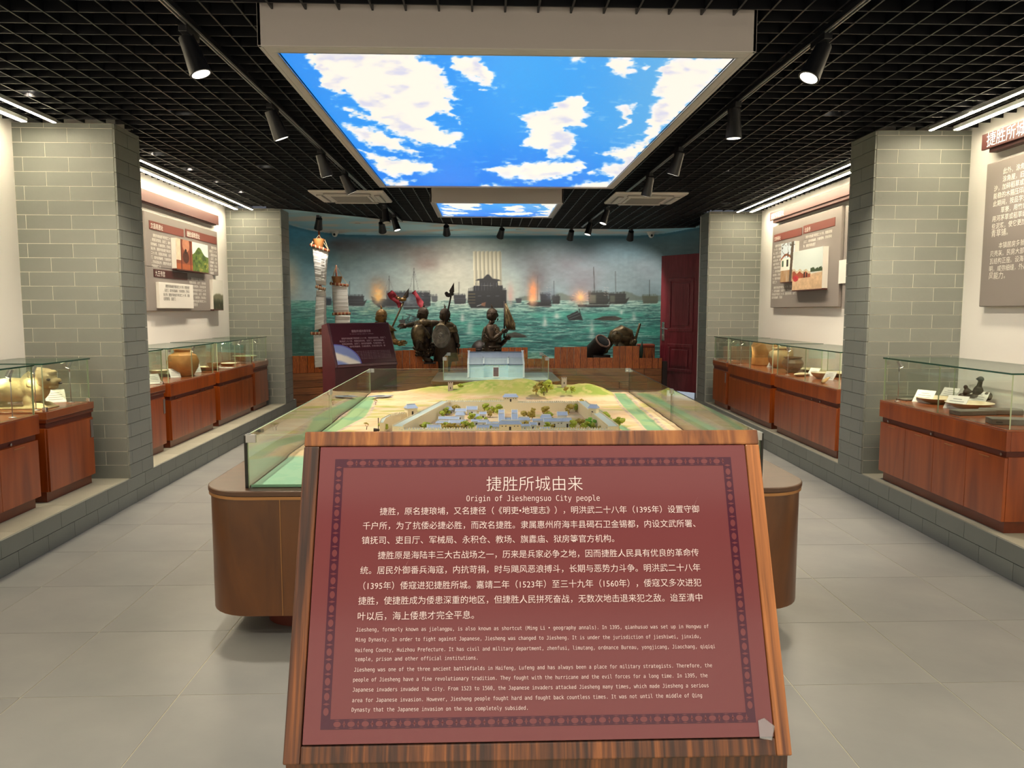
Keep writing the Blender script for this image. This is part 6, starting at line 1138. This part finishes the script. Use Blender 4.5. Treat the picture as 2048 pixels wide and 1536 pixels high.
# --- golden soldier behind the second lectern
Yg = 11.6; e, J = mk(762, 700, Yg, 'gilt bronze soldier, only head and shoulders showing above the dark lectern')
N = {'hip': (J(762, 705), (.15, .12)), 'waist': (J(762, 690), (.13, .11)), 'chest': (J(761, 668), (.17, .13)), 'neck': (J(762, 650), .06), 'jaw': (J(763, 642), .055), 'shR': (J(749, 663), .08), 'elR': (J(746, 685, -.1), .06), 'wrR': (J(762, 692, -.2), .04), 'shL': (J(776, 663), .08), 'elL': (J(786, 682, -.05), .06), 'wrL': (J(798, 686, -.1), .04),
 'thR': (J(757, 730), .1), 'knR': (J(757, 760), .08), 'anR': (J(757, 800), .05), 'ftR': (J(757, 806, -.12), .04), 'thL': (J(768, 730), .1), 'knL': (J(768, 760), .08), 'anL': (J(768, 800), .05), 'ftL': (J(768, 806, -.12), .04)}
skin('body', N, E_, M['brzg'], e); head(e, J(763, 633), .75, .1, 'brzg'); MB().lathe([(.08, .14), (.18, .06), (.24, 0), (.2, 0)], 22, J(762, 662), sy=.75).build('shoulder_cape', M['brzg'], e, smooth=True); hand(e, J(799, 687, -.1), (1, 0, .2), 'brzg', closed=False)
e = empty('halberd', onY(778, 668, 11.75), 0, 'slanting halberd with a gilt beast head and red ribbons, left of the climbing soldier', 'weapon'); b0 = onY(778, 668, 11.75); K = lambda x, y, dy=0: tuple(onY(x, y, 11.75+dy)-b0)
MB().tube(K(772, 682), K(807, 604), .014, n=10).build('shaft', M['brzl'], e, smooth=True); hb = MB(); spearhead(hb, K(818, 576), K(809, 600), .04); hb.build('blade', M['darkiron'], e)
MB().ball(K(806, 599), (.055, .03, .03), 12).ball(K(798, 598), (.04, .03, .035), 12).path([K(794, 600), K(791, 594), K(797, 592)], [.012, .014, .008], 6).path([K(806, 594), K(812, 592), K(810, 600)], [.01, .012, .006], 6).build('beast_head', M['brzg'], e, smooth=True)
rb = ribbon([K(779, 584), K(786, 593, .03), K(795, 604, -.02), K(802, 613)], .06)
rb.build('red_ribbon', M['pennant'], e, smooth=True)
# --- stooping soldier with cannon at the right
Yk = 12.75; e, J = mk(1244, 705, Yk, 'bronze soldier stooping low over the plank wall beside the cannon')
N = {'hip': (J(1262, 700, .2), (.17, .15)), 'waist': (J(1256, 684, .1), (.17, .14)), 'chest': (J(1240, 676, -.05), (.17, .14)), 'neck': (J(1233, 674, -.2), .07), 'jaw': (J(1231, 678, -.25), .05), 'shR': (J(1224, 679, -.05), .08), 'elR': (J(1217, 690, -.1), .06), 'wrR': (J(1212, 700, -.15), .045), 'shL': (J(1258, 682, -.1), .08), 'elL': (J(1267, 690, -.12), .065), 'wrL': (J(1270, 684, -.2), .045),
 'thR': (J(1252, 725, .15), .1), 'knR': (J(1250, 760, .1), .08), 'anR': (J(1252, 795, .15), .05), 'ftR': (J(1250, 800, .0), .045), 'thL': (J(1266, 725, .15), .1), 'knL': (J(1266, 760, .1), .08), 'anL': (J(1266, 795, .15), .05), 'ftL': (J(1264, 800, .0), .045)}
skin('body', N, E_, M['brzl'], e); head(e, J(1234, 675, -.3), -.2, .1, 'brzl', tiltx=.95)
MB().path([J(1219, 684, -.1), J(1228, 671, -.12), J(1243, 664, -.08), J(1257, 669, -.05), J(1263, 680, -.05)], [.06, .1, .12, .1, .06], 12).build('draped_cloak', M['brzl'], e, smooth=True); hand(e, J(1270, 683, -.2), (0, 0, 1), 'brzl'); hand(e, J(1212, 702, -.15), (-1, 0, -.3), 'brzl')
MB().path([J(1269, 688, -.2), J(1274, 668, -.2), J(1280, 647, -.2)], [.014, .02, .022], 10).build('club', M['brzl'], e, smooth=True)
cb = onY(1190, 700, 12.55); e = empty('cannon', cb, 0, 'dark iron cannon barrel pointing up to the right out of a notch in the planks', 'cannon'); K = lambda x, y, dy=0: Vector(onY(x, y, 12.55+dy)-cb)
MB().tube(K(1172, 722, .3), K(1206, 682, -.05), .17, .135, 28).build('barrel', M['darkiron'], e, auto=True); a, b = K(1206, 682, -.05), K(1209, 678, -.08); d = (b-a).normalized(); rg = MB()
q1 = d.orthogonal().normalized(); q2 = d.cross(q1)
rg.path([a+(q1*math.cos(t)+q2*math.sin(t))*.125 for t in np.linspace(0, 2*PI, 29)], .016, 8).build('muzzle_ring', mat('muzzle', '8E7468', .5, .3), e, smooth=True); MB().tube(a, a+d*.012, .1, n=20).build('bore', M['black'], e)
MB().tube(K(1187, 716, -.1), K(1206, 716, -.1), .05, n=14).box(-.05, .25, -.05, .2, -.25, -.08).build('carriage', M['darkiron'], e)
e = empty('wooden_crate', onY(1293, 712, 12.7), 0, 'orange plank crate with a red lid beside the stooping soldier', 'crate'); 
for k in range(5): MB().box(-.125+k*.052, -.125+k*.052+.05, -.01, .01, -.1, .14).build('plank', M['hull'], e)
MB().box(-.14, .14, -.02, .2, .14, .2).build('lid', mat('crate_lid', '8E3A20', .4), e, bevel=.02); MB().box(-.14, .14, .0, .2, -.1, .14).build('body', M['dark'], e)
tag(MB().path([(0, 0, -.12), (.01, 0, .02), (.025, 0, .18)], [.03, .035, .008], 8).build('pointed_stake', mat('green_stake', '1F3F36', .5), loc=onY(1281, 705, 12.45), smooth=True), 'dark green pointed stake standing left of the crate', 'stake')
# ------------------------------------------------------------------ junk-ship masts and sails at the left
M['sail'] = mat('sail_cloth', 'D9D6D0', .85, bump=.15, bscale=25); M['yard'] = mat('red_brown_wood', '8E4A2C', .6, bump=.3, bscale=40); M['nest'] = mat('nest_wood', '8A5A2E', .55, bump=.2, bscale=30); M['rope'] = mat('rope', 'B09A7A', .8)
def sail(e, K, tl, tr, br, bl, bulge, name='sail', mname='sail', nb=6, back=None):
    nx_, nz_ = 14, 22; b = MB(); v = []
    for j in range(nz_+1):
        for i in range(nx_+1):
            s_, t_ = i/nx_, j/nz_; p = (Vector(K(*tl))*(1-s_)+Vector(K(*tr))*s_)*(1-t_)+(Vector(K(*bl))*(1-s_)+Vector(K(*br))*s_)*t_
            p.y -= bulge*math.sin(PI*t_)*(.4+.6*math.sin(PI*s_))+.008*math.sin(t_*nb*PI*2); v.append(p)
    b.add(v, [(j*(nx_+1)+i, (j+1)*(nx_+1)+i, (j+1)*(nx_+1)+i+1, j*(nx_+1)+i+1) for j in range(nz_) for i in range(nx_)]); o = b.build(name, M[mname], e, smooth=True); m = o.modifiers.new('solid', 'SOLIDIFY'); m.thickness = .012
    s2 = MB()
    for k in range(1, nb): t_ = k/nb; P_ = [v[int(t_*nz_)*(nx_+1)+i]+Vector((0, -.006, 0)) for i in (0, 4, 7, 10, 14)]; s2.path(P_, .004, 5)
    s2.build('batten', M[mname], o, smooth=True); return o
def mast(label, X, Y, base):
    b0 = onY(*base, Y); e = empty('sail_mast', b0, 0, label, 'mast'); return e, (lambda x, y, dy=0: tuple(onY(x, y, Y+dy)-b0))
e, K = mast('tall mast on the left with three white sails and a wooden crow\'s nest', 640, 11.35, (640, 700))
MB().path([K(638, 460, .07), K(640, 560, .07), K(641, 660, .07), K(642, 738, .07)], [.016, .022, .03, .034], 10).build('pole', M['yard'], e, smooth=True)
def nest(e, K, cx, y0, y1, w0, w1):
    c = Vector(K(cx, y1)); h = K(cx, y0)[2]-c.z; k = 11.4/FPX; MB().lathe([(w1*k, 0), (w0*k, h), (w0*k*.9, h), (w1*k*.9, .02), (0, .02)], 18, c).build('crows_nest', M['nest'], e, auto=True)
nest(e, K, 638, 478, 495, 12, 8)
def yard(e, K, a, b, r=.02): 
    o = MB().tube(K(*a, -.04), K(*b, -.04), r, n=10).build('yard', M['yard'], e, smooth=True); s_ = MB()
    for t in (.08, .3, .5, .7, .92): p = Vector(K(*a, -.04)).lerp(Vector(K(*b, -.04)), t); s_.ball(p, (r*.7, r*1.5, r*1.5), 8)
    s_.build('lashing', M['rope'], o, smooth=True)
yard(e, K, (620, 489), (659, 502)); yard(e, K, (631, 573), (651, 579)); yard(e, K, (621, 667), (656, 667))
sail(e, K, (625, 494), (657, 502), (652, 571), (632, 569), .05); sail(e, K, (633, 580), (650, 580), (648, 655), (629, 661), .03); sail(e, K, (627, 669), (650, 668), (652, 733), (630, 735), .04)
sail(e, K, (650, 580, .05), (652, 582, .1), (653, 650, .1), (648, 655, .05), .0, mname='sail'); sail(e, K, (650, 669, .02), (657, 668, .15), (660, 731, .15), (652, 733, .02), .0)
rp = MB()
for a, b in (((638, 470), (622, 490)), ((638, 470), (657, 500)), ((649, 478), (658, 502)), ((627, 478), (622, 490))): rp.tube(K(*a), K(*b, -.03), .004, n=5)
rp.build('rigging', M['rope'], e)
ld = MB()
for k in range(9): y = 512+k*6; ld.path([K(642, y, -.07), K(651, y-1, -.07)], .006, 5)
ld.path([K(642, 510, -.07), K(643, 562, -.07)], .006, 5).path([K(650.5, 509, -.07), K(649.5, 560, -.07)], .006, 5).build('sail_lacing', M['sail'], e, smooth=True)
e, K = mast('shorter mast with two white sails, right of the tall mast', 674, 11.7, (680, 700))
MB().path([K(672, 530, .07), K(674, 580, .07), K(677, 640, .07), K(680, 740, .07)], [.012, .02, .025, .03], 10).build('pole', M['yard'], e, smooth=True); nest(e, K, 674, 553, 566, 11, 8); yard(e, K, (660, 567), (697, 571)); yard(e, K, (665, 628), (701, 627))
sail(e, K, (664, 571), (695, 572), (698, 625), (667, 626), .04, nb=7); sail(e, K, (670, 631), (700, 631), (701, 690), (671, 690), .03)
rp = MB()
for a, b in (((672, 531), (661, 567)), ((673, 531), (684, 553)), ((684, 553), (696, 570)), ((672, 531), (667, 553))): rp.tube(K(*a), K(*b, -.03), .004, n=5)
rp.build('rigging', M['rope'], e)

# ------------------------------------------------------------------ groups for repeats
GR = {'downlight': 'square downlights set in the black grid ceiling', 'track_spotlight': 'black track spotlights', 'led_strip_light': 'linear strip lights above the walls', 'display_case': 'cherry display cases with glass boxes', 'label_card': 'label cards in the display cases', 'jar': 'earthenware jars', 'plate': 'plates and dishes in the cases', 'bowl': 'bowls in the cases', 'stone_slab': 'flat stone slabs in the cases', 'wall_panel': 'grey wall text boards', 'title_bar': 'maroon title bars', 'soldier_statue': 'bronze soldier statues', 'sail_mast': 'sail masts of the junk ship', 'air_conditioner': 'ceiling cassette air conditioners', 'sky_light_box': 'sky light boxes', 'light_track': 'black light tracks', 'soffit_lamp': 'lamps in the painted soffit', 'security_camera': 'dome cameras', 'pipe': 'dark pipes above the grid', 'lectern': 'lecterns'}
for o in list(C.objects):
    if o.parent is None and o.get('label'):
        b = o.name.split('.')[0]
        if b in GR: o['group'] = GR[b]
